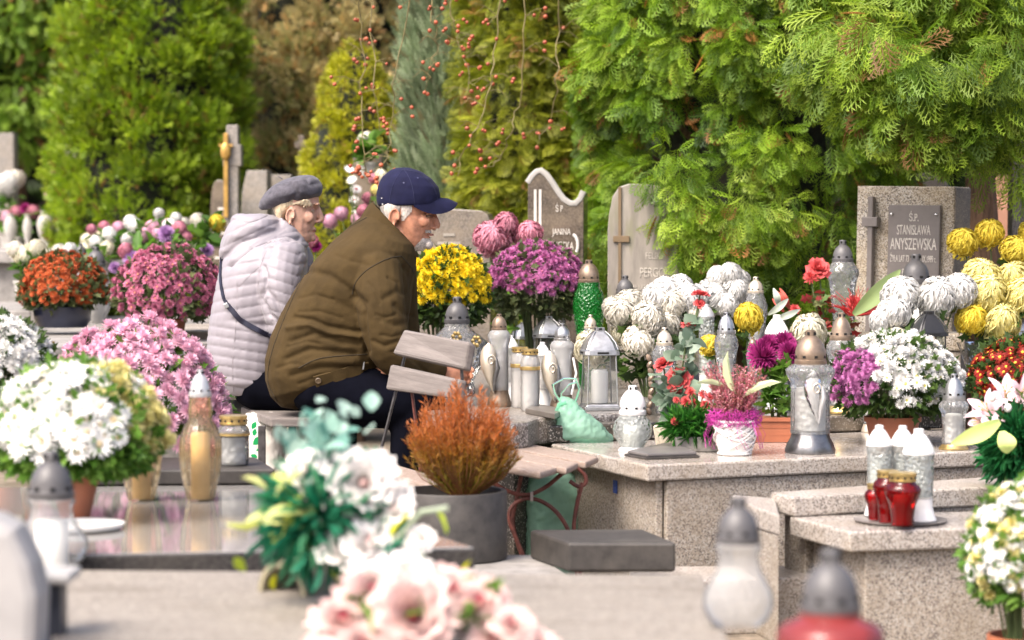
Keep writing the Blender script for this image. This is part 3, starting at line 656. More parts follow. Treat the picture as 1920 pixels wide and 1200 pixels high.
def bigpom(name, col, seed, spiky=False):   # football chrysanthemum head: petals wrap a ball towards its top
    q = random.Random(seed); mb = MB()
    if spiky:
        for el in range(-55, 92, 11):
            cnt = max(4, int(22 * math.cos(R(el * .93)) + 2)); o = q.uniform(0, 6.28)
            for i in range(cnt): petal(mb, o + 6.283 * i / cnt, R(el + q.uniform(-9, 9)), .96 * q.uniform(.85, 1.06), .17, R(22), .06, .02, 3, .5)
        return mb.mesh(name, [col], angle=180)
    mb.ell((0, 0, 0), (.91, .91, .87), 14, 9); N_ = 260; ga = math.pi * (3 - math.sqrt(5))
    for i in range(N_):
        z = -.92 + 1.86 * (i + .5) / N_; th = math.acos(z) + q.uniform(-.06, .06); ph = i * ga + q.uniform(-.12, .12); D = R(40) * q.uniform(.7, 1.2); L0 = q.uniform(.93, 1.07); tw = q.uniform(-.55, .55) / max(.35, math.sin(th)); v = []
        loose = z < -.70
        for k in range(5):
            u = k / 4; t_ = th - D * u if not loose else th - D * .45 * u * (1 - u) * 2; rr = (.80, .93, 1.01, 1.05, 1.03)[k] * L0 if not loose else (.55, .75, .95, 1.1, 1.2)[k] * L0
            a_ = ph + tw * u; w_ = .165 * (.6, .95, 1.0, .85, .35)[k]; er = Vector((math.sin(t_) * math.cos(a_), math.sin(t_) * math.sin(a_), math.cos(t_))); ea = Vector((-math.sin(a_), math.cos(a_), 0)); c_ = er * rr
            v += [c_ - ea * w_ * .55 + er * .05, c_ - er * .015, c_ + ea * w_ * .55 + er * .05]
        mb.add(v, [(k * 3 + j, k * 3 + j + 1, k * 3 + j + 4, k * 3 + j + 3) for k in range(4) for j in range(2)])
    return mb.mesh(name, [col], angle=180)
def rose_mesh(name, col, cen, seed, open_=1.0):
    q = random.Random(seed); mb = MB()
    for k in range(30):
        f = k / 29; az = k * 2.4; el = 90 - 66 * f * open_; L_ = .55 + .62 * f; w_ = .46 + .82 * f
        petal(mb, az, R(el - 20 + q.uniform(-6, 6)), L_, w_, R(45 * (1 - f * 1.6)), .03 + .12 * f, -.30 + .05 * (1 - f), 4, .55, 1 if f < .13 else 0, tip=.72)
    mb.ell((0, 0, -.02), (.17, .17, .34), 10, 7, mi=1)
    return mb.mesh(name, [col, cen], angle=180)
def lily_mesh(name, col, cen, seed):
    q = random.Random(seed); mb = MB()
    for k in range(6): petal(mb, k * math.pi / 3 + q.uniform(-.1, .1), R(58), 1.15, .46 if k % 2 else .36, R(-75), .05, -.4, 5, .4, tip=.1)
    for k in range(5): mb.tube([(0, 0, -.3), (.1 * math.cos(k * 1.26), .1 * math.sin(k * 1.26), .2), (.2 * math.cos(k * 1.26), .2 * math.sin(k * 1.26), .45)], [.015, .012, .03], 5, 1)
    return mb.mesh(name, [col, cen], angle=180)

C = {k: pm('petal ' + k, v, trans=.16) for k, v in {
    'orange red': (.48, .10, .03), 'magenta pink': (.52, .17, .27), 'yellow': (.90, .70, .03), 'purple': (.47, .15, .34), 'light pink': (.80, .48, .60), 'white': (.88, .87, .84),
    'cream': (.82, .78, .62), 'dark red': (.25, .015, .01), 'butter': (.88, .79, .33), 'deep yellow': (.92, .74, .10), 'dusty pink': (.66, .28, .36), 'deep magenta': (.36, .03, .18), 'violet pink': (.50, .18, .40), 'lilac': (.55, .32, .62),
    'blush': (.84, .60, .56), 'coral': (.62, .10, .10), 'pale rose': (.86, .82, .79), 'lily pink': (.84, .62, .68), 'ivory': (.84, .80, .70), 'lemon': (.84, .76, .34)}.items()}
ROSEC = pm('rose heart', (.55, .12, .16))
FL = {
    'orange red': [button('mum flower', C['orange red'], mat('orange centre', (.40, .12, .03), .7), 1)], 'magenta pink': [button('mum flower', C['magenta pink'], mat('peach centre', (.55, .25, .16), .7), 2), pompon('mum flower', C['magenta pink'], 3)],
    'yellow': [pompon('mum flower', C['yellow'], 4)], 'purple': [button('mum flower', C['purple'], mat('purple centre', (.42, .12, .22), .7), 5), pompon('mum flower', C['purple'], 6)],
    'light pink': [pompon('mum flower', C['light pink'], 7)], 'solid white': [pompon('mum flower', C['white'], 18)], 'white': [pompon('mum flower', C['white'], 8), button('mum flower', C['white'], GREEN_C, 9)], 'daisy white': [daisy('daisy flower', C['white'], mat('beige centre', (.62, .5, .3), .7), 10)],
    'dark red': [daisy('mum flower', C['dark red'], YEL_C, 11)], 'daisy yellow': [pompon('mum flower', C['lemon'], 12)], 'violet pink': [pompon('mum flower', C['violet pink'], 13)]}
BIG = {k: [bigpom('pom flower', C[k], i * 3 + s_) for s_ in (0, 1, 2)] for i, k in enumerate(('white', 'cream', 'butter', 'deep yellow', 'dusty pink', 'lilac', 'light pink', 'ivory'))}
BIG['lilac'] = [bigpom('spiky flower', C['lilac'], 55 + s_, spiky=True) for s_ in (0, 1)]
SPIKY = [bigpom('spiky flower', C['deep magenta'], 51, spiky=True), bigpom('spiky flower', C['deep magenta'], 52, spiky=True)]
ROSE = {'coral': rose_mesh('rose', C['coral'], C['coral'], 61), 'pale': rose_mesh('rose', C['pale rose'], C['blush'], 62), 'blush': rose_mesh('rose', C['blush'], ROSEC, 63)}
LILY = lily_mesh('lily', C['lily pink'], YEL_C, 64)

# leaves
def leaf_tpl(w_=.42, lobes=True):
    if lobes: V = [(0, 0, 0), (.3, .35, .05), (.42, .16, .0), (.62, .38, .05), (.72, .14, 0), (1, 0, -.1), (.72, -.14, 0), (.62, -.38, .05), (.42, -.16, 0), (.3, -.35, .05)]
    else: V = [(0, 0, 0), (.2, .6, .1), (.5, 1, .12), (.8, .6, .04), (1, 0, -.12), (.8, -.6, .04), (.5, -1, .12), (.2, -.6, .1)]
    V = np.array(V, float); V[:, 1] *= w_ if not lobes else w_ * 2; n = len(V)
    V = np.vstack([V, [[.5, 0, -.02]]]); F = [(n, i, (i + 1) % n) for i in range(n)]
    return V, np.array(F)
LF_MUM = leaf_tpl(.42, True); LF_OV = leaf_tpl(.26, False); LF_RND = leaf_tpl(.42, False); LF_NEEDLE = leaf_tpl(.035, False); LF_LONG = leaf_tpl(.13, False)
def leaves(name, parent, tpl, pos, axis, size, cols, seed, up=.4):
    g = np.random.default_rng(seed); n = len(pos); nrm = rows(np.array([0, 0, 1.]) * up + g.normal(0, .5, (n, 3)))
    M3 = frames(rows(axis), nrm) * (size * g.uniform(.6, 1.2, n))[:, None, None]
    c = np.array(cols, float); k = g.integers(0, len(c), n); cc = c[k] * g.uniform(.7, 1.3, (n, 1))
    return scatter(name, tpl[0], tpl[1], M3, pos, np.clip(cc, 0, 1), LEAF, parent)
GREEN = [(.03, .06, .015), (.05, .095, .02), (.075, .13, .03)]; OLIVE = [(.06, .08, .03), (.09, .12, .045), (.13, .15, .06)]; BRIGHT = [(.06, .14, .02), (.10, .21, .03), (.15, .27, .05)]
SAGE = [(.17, .24, .17), (.22, .30, .22), (.28, .35, .28)]; TEAL = [(.01, .16, .09), (.015, .22, .12), (.03, .10, .06)]

def qn(n, spin): return Vector(n).to_track_quat('Z', 'Y') @ Quaternion((0, 0, 1), spin)
def pot_mesh(kind, rt, rb, h):
    mb = MB()
    if kind == 'bowl': mb.lathe([(rb, 0), (rb * 1.02, h * .08), (rt * .98, h * .35), (rt, h * .7), (rt * 1.02, h * .9), (rt * 1.02, h), (rt * .92, h), (rt * .85, h * .8)], 36)
    elif kind == 'rect':
        mb.box((0, 0, h * .45), (rt * 1.8, rb * 1.1, h * .9), taper=1.06); mb.box((0, 0, h * .94), (rt * 2.02, rb * 1.3, h * .14)); mb.box((0, 0, h * .3), (rt * 1.83, rb * 1.14, h * .04)); mb.box((0, 0, h * .62), (rt * 1.88, rb * 1.18, h * .04))
    else: mb.lathe([(rb, 0), (rb, .004), (rt * .93, h * .80), (rt * .93, h * .81), (rt, h * .815), (rt, h), (rt * .92, h), (rt * .88, h * .8)], 36)
    return mb
def mum(label, px, Y, zb, ytop, wpx, yside, kinds, fsize, nfl, pot=('pot', .07, .05, .10, TERRA), leafcol=GREEN, seed=1, low=-.25, name='potted_chrysanthemum', pat=None, squash=1.0, base=None, lpx=None, cover=1.0, nleaf=1500, group=None):
    """dome of separate flower heads over a leafy mound in a pot; yside = photo row of the dome's widest level"""
    q = random.Random(seed); g = np.random.default_rng(seed); k = ppm(Y)
    c = at(px, yside, Y); top = at(px, ytop, Y).z; a = wpx / k / 2; hz = top - c.z
    t = thing(name, label, 'potted flowers', (c.x, Y, zb), group=group); zc = c.z - zb
    kind, rt, rb, ph, pmat = pot
    pot_mesh(kind, rt, rb, ph).obj('pot', pmat, t, bevel=0)
    # stems and leaf mound
    mb = MB()
    for i in range(40):
        an = q.uniform(0, 6.28); r_ = a * q.uniform(.2, .85)
        mb.tube([(math.cos(an) * rt * .5, math.sin(an) * rt * .5, ph * .8), (math.cos(an) * r_ * .7, math.sin(an) * r_ * .7, zc * .8), (math.cos(an) * r_, math.sin(an) * r_, zc + hz * .5 * (1 - (r_ / a) ** 2))], [.003, .0025, .0015], 5)
    mb.obj('stem', mat('green stem', (.07, .10, .03), .7) if 'green stem' not in MATS else MATS['green stem'], t)
    n = nleaf; th = np.arccos(g.uniform(-.8, 1, n)); az = g.uniform(0, 2 * math.pi, n)
    d = np.c_[np.sin(th) * np.cos(az), np.sin(th) * np.sin(az), np.cos(th)]; rr = g.uniform(.5, .98, n) ** .6
    zz = np.where(d[:, 2] > 0, d[:, 2] * hz, d[:, 2] * min(zc - ph * .8, a * .9)) * rr
    pos = np.c_[d[:, 0] * a * rr, d[:, 1] * a * squash * rr, zc + zz]
    leaves('foliage', t, LF_MUM, pos, d + g.normal(0, .4, (n, 3)) + np.array([0, 0, .25]), .040 if a > .12 else .030, leafcol, seed)
    # flower heads
    cnt = 0; i = 0; N_ = int(nfl * 2.2); ga = math.pi * (3 - math.sqrt(5)); toc = Vector((-c.x, -Y, CAMZ - c.z)).normalized()
    while i < N_:
        z = 1 - (i + .5) / N_ * (1 - low); r_ = math.sqrt(max(0, 1 - z * z)); an = i * ga + q.uniform(-.12, .12); i += 1
        dd = Vector((r_ * math.cos(an), r_ * math.sin(an), z))
        if dd.dot(toc) < -.12: continue
        if q.random() > cover * (1.0 if z > .15 else .62 if z > -.05 else .35): continue
        zz = z * hz if z > 0 else z * a * .8; bump = q.uniform(.92, 1.05) + .05 * math.sin(3 * an + seed) * r_ + .03 * math.sin(5 * an + 2 * seed)
        p = Vector((dd.x * a * bump, dd.y * a * squash * bump, zc + zz * bump))
        ks = kinds
        if pat:
            ks = pat(dd, q) or kinds
        nrm = (Vector((dd.x, dd.y, dd.z * a / max(hz, .01))).normalized() + Vector((q.uniform(-.25, .25), q.uniform(-.25, .25), q.uniform(.0, .35)))).normalized()
        link('flower', q.choice(FL[ks]), t, p, quat=qn(nrm, q.uniform(0, 6.28)), scale=fsize * q.uniform(.78, 1.12) / 2); cnt += 1
    return t
NAVY = mat('navy glazed bowl', (.012, .016, .035), .3, var=.3, vsc=6, coat=.3)
WHITEP = mat('white plastic', (.78, .77, .75), .4, var=.04)
mum('orange red chrysanthemum in a dark navy bowl at left', 117, 10.0, .69, 474, 160, 548, 'orange red', .035, 270, ('bowl', .118, .10, .085, NAVY), OLIVE, 1, low=-.35)
mum('magenta pink chrysanthemum in a terracotta pot left of the woman', 318, 9.4, .668, 462, 205, 560, 'magenta pink', .039, 290, ('pot', .066, .052, .075, TERRA), OLIVE, 2, low=-.45)
mum('bright yellow chrysanthemum in a brown pot beside the man', 838, 8.75, .505, 466, 156, 552, 'yellow', .042, 260, ('pot', .10, .085, .09, TERRA), GREEN, 3, low=-.25)
mum('purple chrysanthemum in a terracotta pot below the wavy headstone', 1008, 9.0, .505, 457, 178, 535, 'purple', .037, 300, ('pot', .066, .05, .09, TERRA), OLIVE, 4, low=-.15, nleaf=1400)
mum('big light pink chrysanthemum mound left of the couple', 262, 7.15, .43, 606, 340, 800, 'light pink', .056, 300, ('pot', .10, .08, .10, TERRA), BRIGHT, 5, low=-.3)
mum('solid white chrysanthemum mound cut by the left edge', -5, 6.75, .43, 597, 205, 700, 'solid white', .046, 300, ('pot', .07, .06, .09, TERRA), GREEN, 6, low=-.3)
def patf(d, q):
    if d.x > .78 and d.z > -.2: return 'daisy yellow'
    if d.x > .25 and d.z > .60 and q.random() < .6: return 'daisy yellow'
mum('white and yellow daisy chrysanthemum in terracotta pot on the polished slab', 140, 5.58, .401, 682, 310, 822, 'daisy white', .060, 170, ('pot', .056, .034, .105, TERRA), BRIGHT, 7, low=-.12, pat=patf, nleaf=2600)
def patw(d, q):
    if d.x < -.40 and d.z < .75: return 'violet pink'
mum('white chrysanthemum with a violet pink side in a terracotta pot on the granite tomb', 1674, 7.45, .421, 628, 236, 722, 'white', .041, 340, ('pot', .088, .068, .085, TERRA), GREEN, 8, low=-.30, pat=patw)
mum('dark red chrysanthemum with yellow eyes at the right edge', 1915, 7.75, .477, 634, 190, 720, 'dark red', .036, 170, ('pot', .08, .06, .08, TERRA), GREEN, 9, low=-.2)
def patr(d, q): return 'daisy yellow' if q.random() < .22 else None
mum('white and yellow chrysanthemum in the lower right corner', 1925, 5.55, .0, 905, 220, 1055, 'daisy white', .036, 230, ('pot', .09, .07, .14, TERRA), BRIGHT, 10, low=-.62, pat=patr)

# ---------------------------------------------------------------- bouquets of large heads on stems
STEM = MATS['green stem']
def bouquet(label, Y, zb, basepx, heads, leafcol=GREEN, lsize=.05, nleaf=60, vase=None, seed=1, name='flower_bouquet', cat='bouquet', tpl=LF_MUM, spread=.5, group=None):
    """heads: (px, py, radius_px, mesh, lean)"""
    q = random.Random(seed); g = np.random.default_rng(seed); k = ppm(Y); b = Vector((X(basepx, Y), Y, zb)); t = thing(name, label, cat, b, group=group)
    if vase: vase(t)
    sm = MB(); lp = []; la = []
    for h in heads:
        px, py, rp, me = h[:4]; dy = h[4] if len(h) > 4 else q.uniform(-.05, .05)
        p = at(px, py, Y + dy) - b; nrm = Vector((q.uniform(-.35, .35), -.75, .75)).normalized()
        if len(h) > 5: nrm = Vector(h[5]).normalized()
        s_ = Vector((p.x * .12, p.y * .12, .02)); mid = s_.lerp(p, .55) + Vector((0, 0, .03))
        sm.tube([s_, mid, p], [.0035, .003, .003], 6)
        link('flower_head', q.choice(me) if isinstance(me, list) else me, t, p, quat=qn(nrm, q.uniform(0, 6.28)), scale=tuple(rp / k * q.uniform(.88, 1.12) for _i in range(3)))
        for j in range(max(1, nleaf // len(heads))):
            u = q.uniform(.2, .8); w_ = s_.lerp(p, u) + Vector((0, 0, .03 * math.sin(u * 3.1))); lp.append(w_ + Vector((q.uniform(-.02, .02), q.uniform(-.03, .02), 0))); la.append((q.uniform(-1, 1), q.uniform(-1, .4), q.uniform(-.3, .7)))
    sm.obj('stems', STEM, t)
    if lp: leaves('leaves', t, tpl, np.array(lp), np.array(la), lsize, leafcol, seed)
    return t
def vase_fn(kind, rt, rb, h, m):
    return lambda t: pot_mesh(kind, rt, rb, h).obj('vase', m, t)
STV = mat('pale stone vase', (.42, .40, .37), .6, var=.12)
CELLO = glass('cellophane', (.96, .96, .95), .05, .5, 40, rough=.12, blend=.25)
def wrap_fn(r_, h): return lambda t: MB().lathe([(r_ * .45, 0), (r_ * .5, h * .3), (r_ * .9, h * .8), (r_ * 1.1, h)], 22, flute=7, famp=.08, caps=False).obj('wrapping', CELLO, t)
bouquet('tall bright yellow pom chrysanthemums at the right edge', 8.75, .477, 1880, [(1805, 456, 26, BIG['deep yellow']), (1855, 438, 27, BIG['deep yellow']), (1903, 470, 27, BIG['deep yellow']), (1935, 440, 26, BIG['deep yellow'])], GREEN, .06, 44, wrap_fn(.06, .2), 11)
bouquet('pale butter yellow football chrysanthemums in front of the right headstone', 8.3, .477, 1850, [(1850, 552, 36, BIG['butter']), (1876, 605, 36, BIG['butter']), (1915, 560, 35, BIG['butter']), (1822, 600, 30, BIG['deep yellow']), (1840, 520, 32, BIG['butter'], .08), (1900, 520, 30, BIG['butter'], .1)], GREEN, .08, 60, wrap_fn(.09, .22), 12)
bouquet('white football chrysanthemums below the named headstone', 8.2, .477, 1730, [(1690, 555, 33, BIG['white'], .05), (1676, 588, 30, BIG['white']), (1757, 560, 36, BIG['white']), (1798, 548, 30, BIG['white'], .06), (1652, 602, 22, BIG['white']), (1680, 640, 27, BIG['cream'])], GREEN, .08, 50, None, 13)
bouquet('large cluster of cream pom chrysanthemums right of the central lanterns', 8.45, .48, 1215, [(1215, 598, 31, BIG['ivory']), (1198, 640, 29, BIG['ivory']), (1165, 590, 27, BIG['ivory'], .05), (1232, 562, 30, BIG['white'], .1), (1262, 575, 28, BIG['ivory'], .08), (1245, 548, 26, BIG['white'], .12), (1110, 655, 34, BIG['cream'], .03), (1290, 560, 26, BIG['white'], .1), (1180, 566, 24, BIG['ivory'], .1), (1150, 575, 20, BIG['ivory'], .12), (1255, 610, 26, BIG['ivory'], .06), (1275, 540, 24, BIG['white'], .15), (1300, 590, 24, BIG['ivory'], .1), (1170, 625, 22, BIG['cream'], .08)], GREEN, .07, 190, None, 14)
bouquet('fluffy white chrysanthemums under the large thuja', 8.9, .48, 1360, [(1355, 530, 24, BIG['white']), (1378, 545, 26, BIG['white']), (1330, 545, 22, BIG['white']), (1370, 515, 20, BIG['white']), (1340, 560, 26, BIG['white']), (1310, 555, 20, BIG['white']), (1385, 525, 20, BIG['white']), (1345, 520, 20, BIG['white']), (1325, 575, 22, BIG['ivory']), (1360, 570, 22, BIG['white'])], GREEN, .05, 30, None, 15)
bouquet('two yellow pom chrysanthemums in the middle of the crowded grave', 8.2, .48, 1395, [(1404, 597, 28, BIG['deep yellow'], -.02), (1330, 648, 20, BIG['deep yellow'], 0)], GREEN, .06, 24, None, 16)
bouquet('single cream chrysanthemum behind the bronze capped lantern', 8.15, .48, 1517, [(1516, 626, 34, BIG['cream'], 0)], GREEN, .06, 12, None, 17)
bouquet('dusty pink chrysanthemums in front of the wavy headstone', 9.3, .505, 950, [(920, 448, 30, BIG['dusty pink']), (948, 425, 24, BIG['dusty pink']), (938, 455, 28, BIG['dusty pink']), (992, 440, 24, BIG['dusty pink'])], BRIGHT, .09, 40, None, 18, tpl=LF_OV)
bouquet('deep magenta spiky chrysanthemums in a terracotta trough', 7.55, .421, 1455, [(1430, 668, 32, SPIKY), (1470, 645, 27, SPIKY), (1440, 650, 24, SPIKY, .04), (1480, 662, 24, SPIKY)], BRIGHT, .055, 120, vase_fn('rect', .075, .08, .075, TERRA), 19, cat='potted flowers', name='potted_chrysanthemum')
# background flowers at left
MIX = [(372, 418, 17, BIG['ivory'], 'ivory and golden pom chrysanthemums left of the crucifix', 10.9, [(408, 418, 15, BIG['deep yellow'])]),
       (300, 440, 15, BIG['light pink'], 'pale pink and white flowers in the left distance', 11.0, [(270, 440, 14, BIG['light pink']), (255, 425, 14, BIG['white']), (285, 425, 12, BIG['light pink']), (320, 425, 14, BIG['white']), (240, 450, 13, BIG['white'])]),
       (312, 440, 18, BIG['lilac'], 'lilac purple flowers in the left distance', 10.7, [(250, 488, 18, BIG['lilac']), (335, 430, 14, BIG['dusty pink']), (215, 502, 12, BIG['lilac']), (388, 470, 14, BIG['lilac']), (345, 445, 14, BIG['dusty pink']), (235, 470, 13, BIG['dusty pink'])]),
       (45, 480, 20, BIG['cream'], 'cream yellow chrysanthemums at far left', 10.9, [(70, 470, 19, BIG['cream']), (60, 490, 18, BIG['cream']), (85, 482, 14, BIG['cream']), (30, 470, 16, BIG['ivory'])]),
       (160, 470, 14, BIG['cream'], 'small cream flowers behind the orange chrysanthemum', 11.2, [(180, 455, 13, BIG['white']), (130, 468, 13, BIG['white']), (200, 465, 12, BIG['cream']), (110, 470, 12, BIG['ivory'])]),
       (105, 362, 16, BIG['dusty pink'], 'pink flowers in a tall vase at far left', 15, [(122, 352, 12, BIG['dusty pink']), (92, 368, 10, BIG['light pink'])]),
       (15, 345, 22, BIG['white'], 'white flowers at the left edge', 15, [(-5, 360, 22, BIG['white']), (30, 335, 16, BIG['ivory'])]),
       (30, 400, 12, BIG['dusty pink'], 'low pink and red flowers on the far left ledge', 14.5, [(48, 392, 12, SPIKY), (14, 410, 13, BIG['light pink']), (62, 398, 12, BIG['dusty pink'])]),
       (690, 258, 12, BIG['ivory'], 'cream rose on top of the narrow dark headstone', 11.0, [(680, 262, 10, BIG['ivory'])])]
for i, (px, py, rp, me, lab, Y, more) in enumerate(MIX):
    allh = [(px, py, rp, me)] + [(a, b, c_, m_) for a, b, c_, m_ in more]
    bouquet(lab, Y, at(px, py + 75, Y).z if Y < 14 else 1.0 + .0 * i, px, allh, BRIGHT, .09, 40, vase_fn('pot', .05, .035, .07, STV), 70 + i, tpl=LF_OV)
for i, (lab, Y, px, hs) in enumerate([
        ('white lilies and pink tulips behind the magenta chrysanthemum', 11.3, 230, [(205, 440, 13, BIG['white']), (222, 428, 12, BIG['light pink']), (246, 418, 13, BIG['white']), (262, 432, 12, BIG['white']), (195, 425, 11, BIG['dusty pink']), (172, 430, 10, BIG['dusty pink'])]),
        ('green white hydrangea heads in the left distance', 11.4, 190, [(185, 445, 14, BIG['cream']), (205, 455, 13, BIG['ivory']), (165, 450, 13, BIG['cream']), (228, 458, 12, BIG['white'])]),
        ('tall white gladiolus spikes right of the lilac flowers', 11.2, 300, [(298, 400, 9, BIG['white']), (300, 415, 10, BIG['white']), (330, 410, 11, BIG['white']), (345, 418, 10, BIG['ivory']), (315, 420, 10, BIG['light pink'])])]):
    bouquet(lab, Y, at(px, 515, Y).z, px, hs, BRIGHT, .08, 40, vase_fn('pot', .05, .035, .07, STV), 90 + i, tpl=LF_LONG)
# orchid spray by the narrow headstone
orch = [daisy('orchid flower', C['white'], PINK_C, 81)]
heads = [(655, 318, 10, orch), (660, 338, 11, orch), (668, 355, 11, orch), (664, 375, 10, orch), (672, 395, 11, orch), (700, 335, 9, BIG['dusty pink']), (708, 355, 11, BIG['lemon'] if 'lemon' in BIG else BIG['butter']), (690, 372, 11, BIG['dusty pink']), (682, 395, 12, BIG['dusty pink']), (715, 330, 12, BIG['cream']), (640, 400, 12, BIG['light pink']), (620, 415, 13, BIG['light pink']), (670, 412, 12, BIG['light pink']), (690, 400, 10, BIG['light pink'])]
bouquet('white orchids with pink flowers between the woman and the man', 10.8, .75, 670, heads, BRIGHT, .06, 40, None, 83)
bouquet('pink flower just behind the woman chin', 9.6, .6, 585, [(583, 452, 13, BIG['dusty pink']), (592, 462, 12, SPIKY)], GREEN, .05, 10, None, 84)

# ---------------------------------------------------------------- coral rose arrangement on the granite tomb
BASKET = mat('woven pale burlap', (.55, .49, .38), .9, var=.2, vsc=120, bump=.6, bsc=200)
t = bouquet('coral rose arrangement with sage eucalyptus leaves on the granite tomb', 7.35, .421, 1262,
            [(1274, 714, 21, ROSE['coral'], -.03, (.1, -1, .2)), (1243, 680, 15, ROSE['coral'], 0, (-.3, -.5, .8)), (1292, 607, 13, ROSE['coral'], 0, (0, -.3, 1)), (1313, 550, 13, ROSE['coral'], 0, (.1, -.2, 1)), (1262, 735, 16, ROSE['coral'], .0, (-.2, -1, -.2)), (1312, 568, 9, ROSE['coral'])],
            SAGE, .05, 130, None, 21, name='rose_arrangement', cat='flower arrangement', tpl=LF_RND)
MB().lathe([(.05, 0), (.055, .03), (.06, .06), (.055, .065)], 18).obj('burlap_wrap', BASKET, t)
CARN = [pompon('carnation', C['coral'], 85)]
t = bouquet('small red carnations with feathery green in a grey trough', 7.2, .421, 1305,
            [(1295, 735, 11, CARN), (1318, 740, 11, CARN), (1285, 752, 11, CARN), (1322, 760, 12, CARN), (1300, 755, 10, CARN), (1265, 790, 9, CARN, -.06, (-.8, -.5, 0)), (1330, 745, 10, CARN), (1268, 750, 8, CARN)], BRIGHT, .04, 30, None, 22, name='carnation_arrangement', cat='flower arrangement')
g_ = np.random.default_rng(5); n = 900; d = rows(g_.normal(0, 1, (n, 3)) + np.array([0, -.3, .4])); base_ = np.array([g_.uniform(-.06, .05, n), g_.uniform(-.03, .03, n), g_.uniform(.05, .09, n)]).T
tag(leaves('feathery_green', t, LF_NEEDLE, base_ + d * .012, d, .055, [(.03, .14, .02), (.05, .20, .03), (.08, .26, .04)], 6), kind='stuff')
MB().box((.01, 0, .022), (.14, .075, .044), taper=1.08).obj('trough', GREYC, t, smooth=False, bevel=.003)

# heather in a white wicker pot with magenta sisal
Yh = on(1378, 852, .421).y; k = ppm(Yh)
t = thing('potted_heather', 'pink heather in a white wicker pot with magenta sisal', 'potted flowers', (X(1378, Yh), Yh, .421))
WICK = mat('white painted wicker', (.78, .75, .72), .6, var=.06, vsc=60, bump=.3)
pr = lambda z: .045 + .018 * math.sin(min(1, z / .10) * 2.2)
mb = MB().lathe([(.043, 0), (pr(.03) - .004, .03), (pr(.06) - .004, .06), (pr(.1) - .004, .10), (pr(.1) - .010, .10)], 24); mb.obj('pot', WICK, t)
mb = MB(); q = random.Random(3)
for i in range(26):
    a0 = q.uniform(0, 6.28); tw = q.choice((-1, 1)) * q.uniform(.6, 2.2); z0_ = q.uniform(.0, .06); z1_ = min(.102, z0_ + q.uniform(.02, .08))
    mb.tube([(pr(z) * math.cos(a), pr(z) * math.sin(a), z) for z, a in ((z0_ + (z1_ - z0_) * s_, a0 + tw * s_) for s_ in np.linspace(0, 1, 9))], .0028, 6)
for z in (.004, .098): mb.tube([(pr(z) * 1.02 * math.cos(a), pr(z) * 1.02 * math.sin(a), z) for a in np.linspace(0, 6.2832, 25)], .004, 6)
mb.obj('wicker_strand', WICK, t)
SIS = mat('magenta sisal', (.42, .03, .26), .8, var=.25, vsc=60)
mb = MB()
for i in range(420):
    a = q.uniform(0, 6.28); r_ = q.uniform(.05, .078); z = q.uniform(.088, .13); da = q.uniform(-.7, .7); p = []
    for s_ in range(4): p.append(((r_ + q.uniform(-.012, .012)) * math.cos(a + da * s_ / 3), (r_ + q.uniform(-.012, .012)) * math.sin(a + da * s_ / 3), z + q.uniform(-.012, .012)))
    mb.tube(p, .0008, 3)
for i in range(30):
    a = q.uniform(0, 6.28); mb.tube([(.07 * math.cos(a), .07 * math.sin(a), .1), (.09 * math.cos(a), .09 * math.sin(a), .06), (.085 * math.cos(a + .3), .085 * math.sin(a + .3), .02)], .0006, 3)
tag(mb.obj('sisal', SIS, t), kind='stuff')
mb = MB(); fp = []; fa = []
for i in range(120):
    a = q.uniform(0, 6.28); r_ = q.uniform(.0, .05); sp = q.uniform(.02, .05); h = q.uniform(.17, .27)
    b = Vector((r_ * math.cos(a) * .7, r_ * math.sin(a) * .7, .095)); e = b + Vector((math.cos(a) * (sp + r_ * .6), math.sin(a) * (sp + r_ * .6), h - .095)); mb.tube([b, b.lerp(e, .5) + Vector((0, 0, .01)), e], [.0014, .0011, .0006], 4)
    for s_ in range(26):
        u = .22 + .78 * s_ / 26; w_ = b.lerp(e, u); fp.append(w_); fa.append((q.uniform(-1, 1), q.uniform(-1, 1), q.uniform(0, 1.2)))
mb.obj('stems', mat('heather stem', (.20, .09, .06), .8), t)
tag(leaves('heather_bells', t, LF_OV, np.array(fp), np.array(fa), .011, [(.50, .14, .20), (.58, .22, .27), (.62, .32, .34), (.40, .16, .14)], 9), kind='stuff')
leaves('variegated_leaf', t, LF_LONG, np.array([(.0, -.05, .18), (.02, -.05, .17), (-.03, -.05, .2)]), np.array([(-.3, -.1, 1), (.9, -.1, .5), (-1., 0, .25)]), .11, [(.55, .62, .38)], 10)

# dried protea style arrangement, rear right
t = bouquet('red arrangement with protea blooms and a big green leaf before the headstone', 8.6, .477, 1560, [(1535, 502, 20, ROSE['coral']), (1520, 520, 16, CARN), (1490, 580, 12, CARN), (1600, 565, 14, CARN)], [(.12, .14, .04), (.20, .06, .04), (.10, .17, .05), (.25, .03, .03)], .05, 150, None, 24, name='protea_arrangement', cat='flower arrangement')
mb = MB(); q = random.Random(8)
for i in range(70):
    b = at(1605 + q.uniform(-12, 12), 592, 8.55) - t.location; a = q.uniform(-.5, 2.6)
    e = b + Vector((math.cos(a) * q.uniform(.05, .13), q.uniform(-.05, .03), abs(math.sin(a)) * q.uniform(.04, .12))); mb.tube([b, b.lerp(e, .5) + Vector((0, 0, .008)), e], [.002, .0015, .0008], 4)
mb.obj('red_spikes', mat('crimson spikes', (.38, .02, .02), .5, var=.2), t)
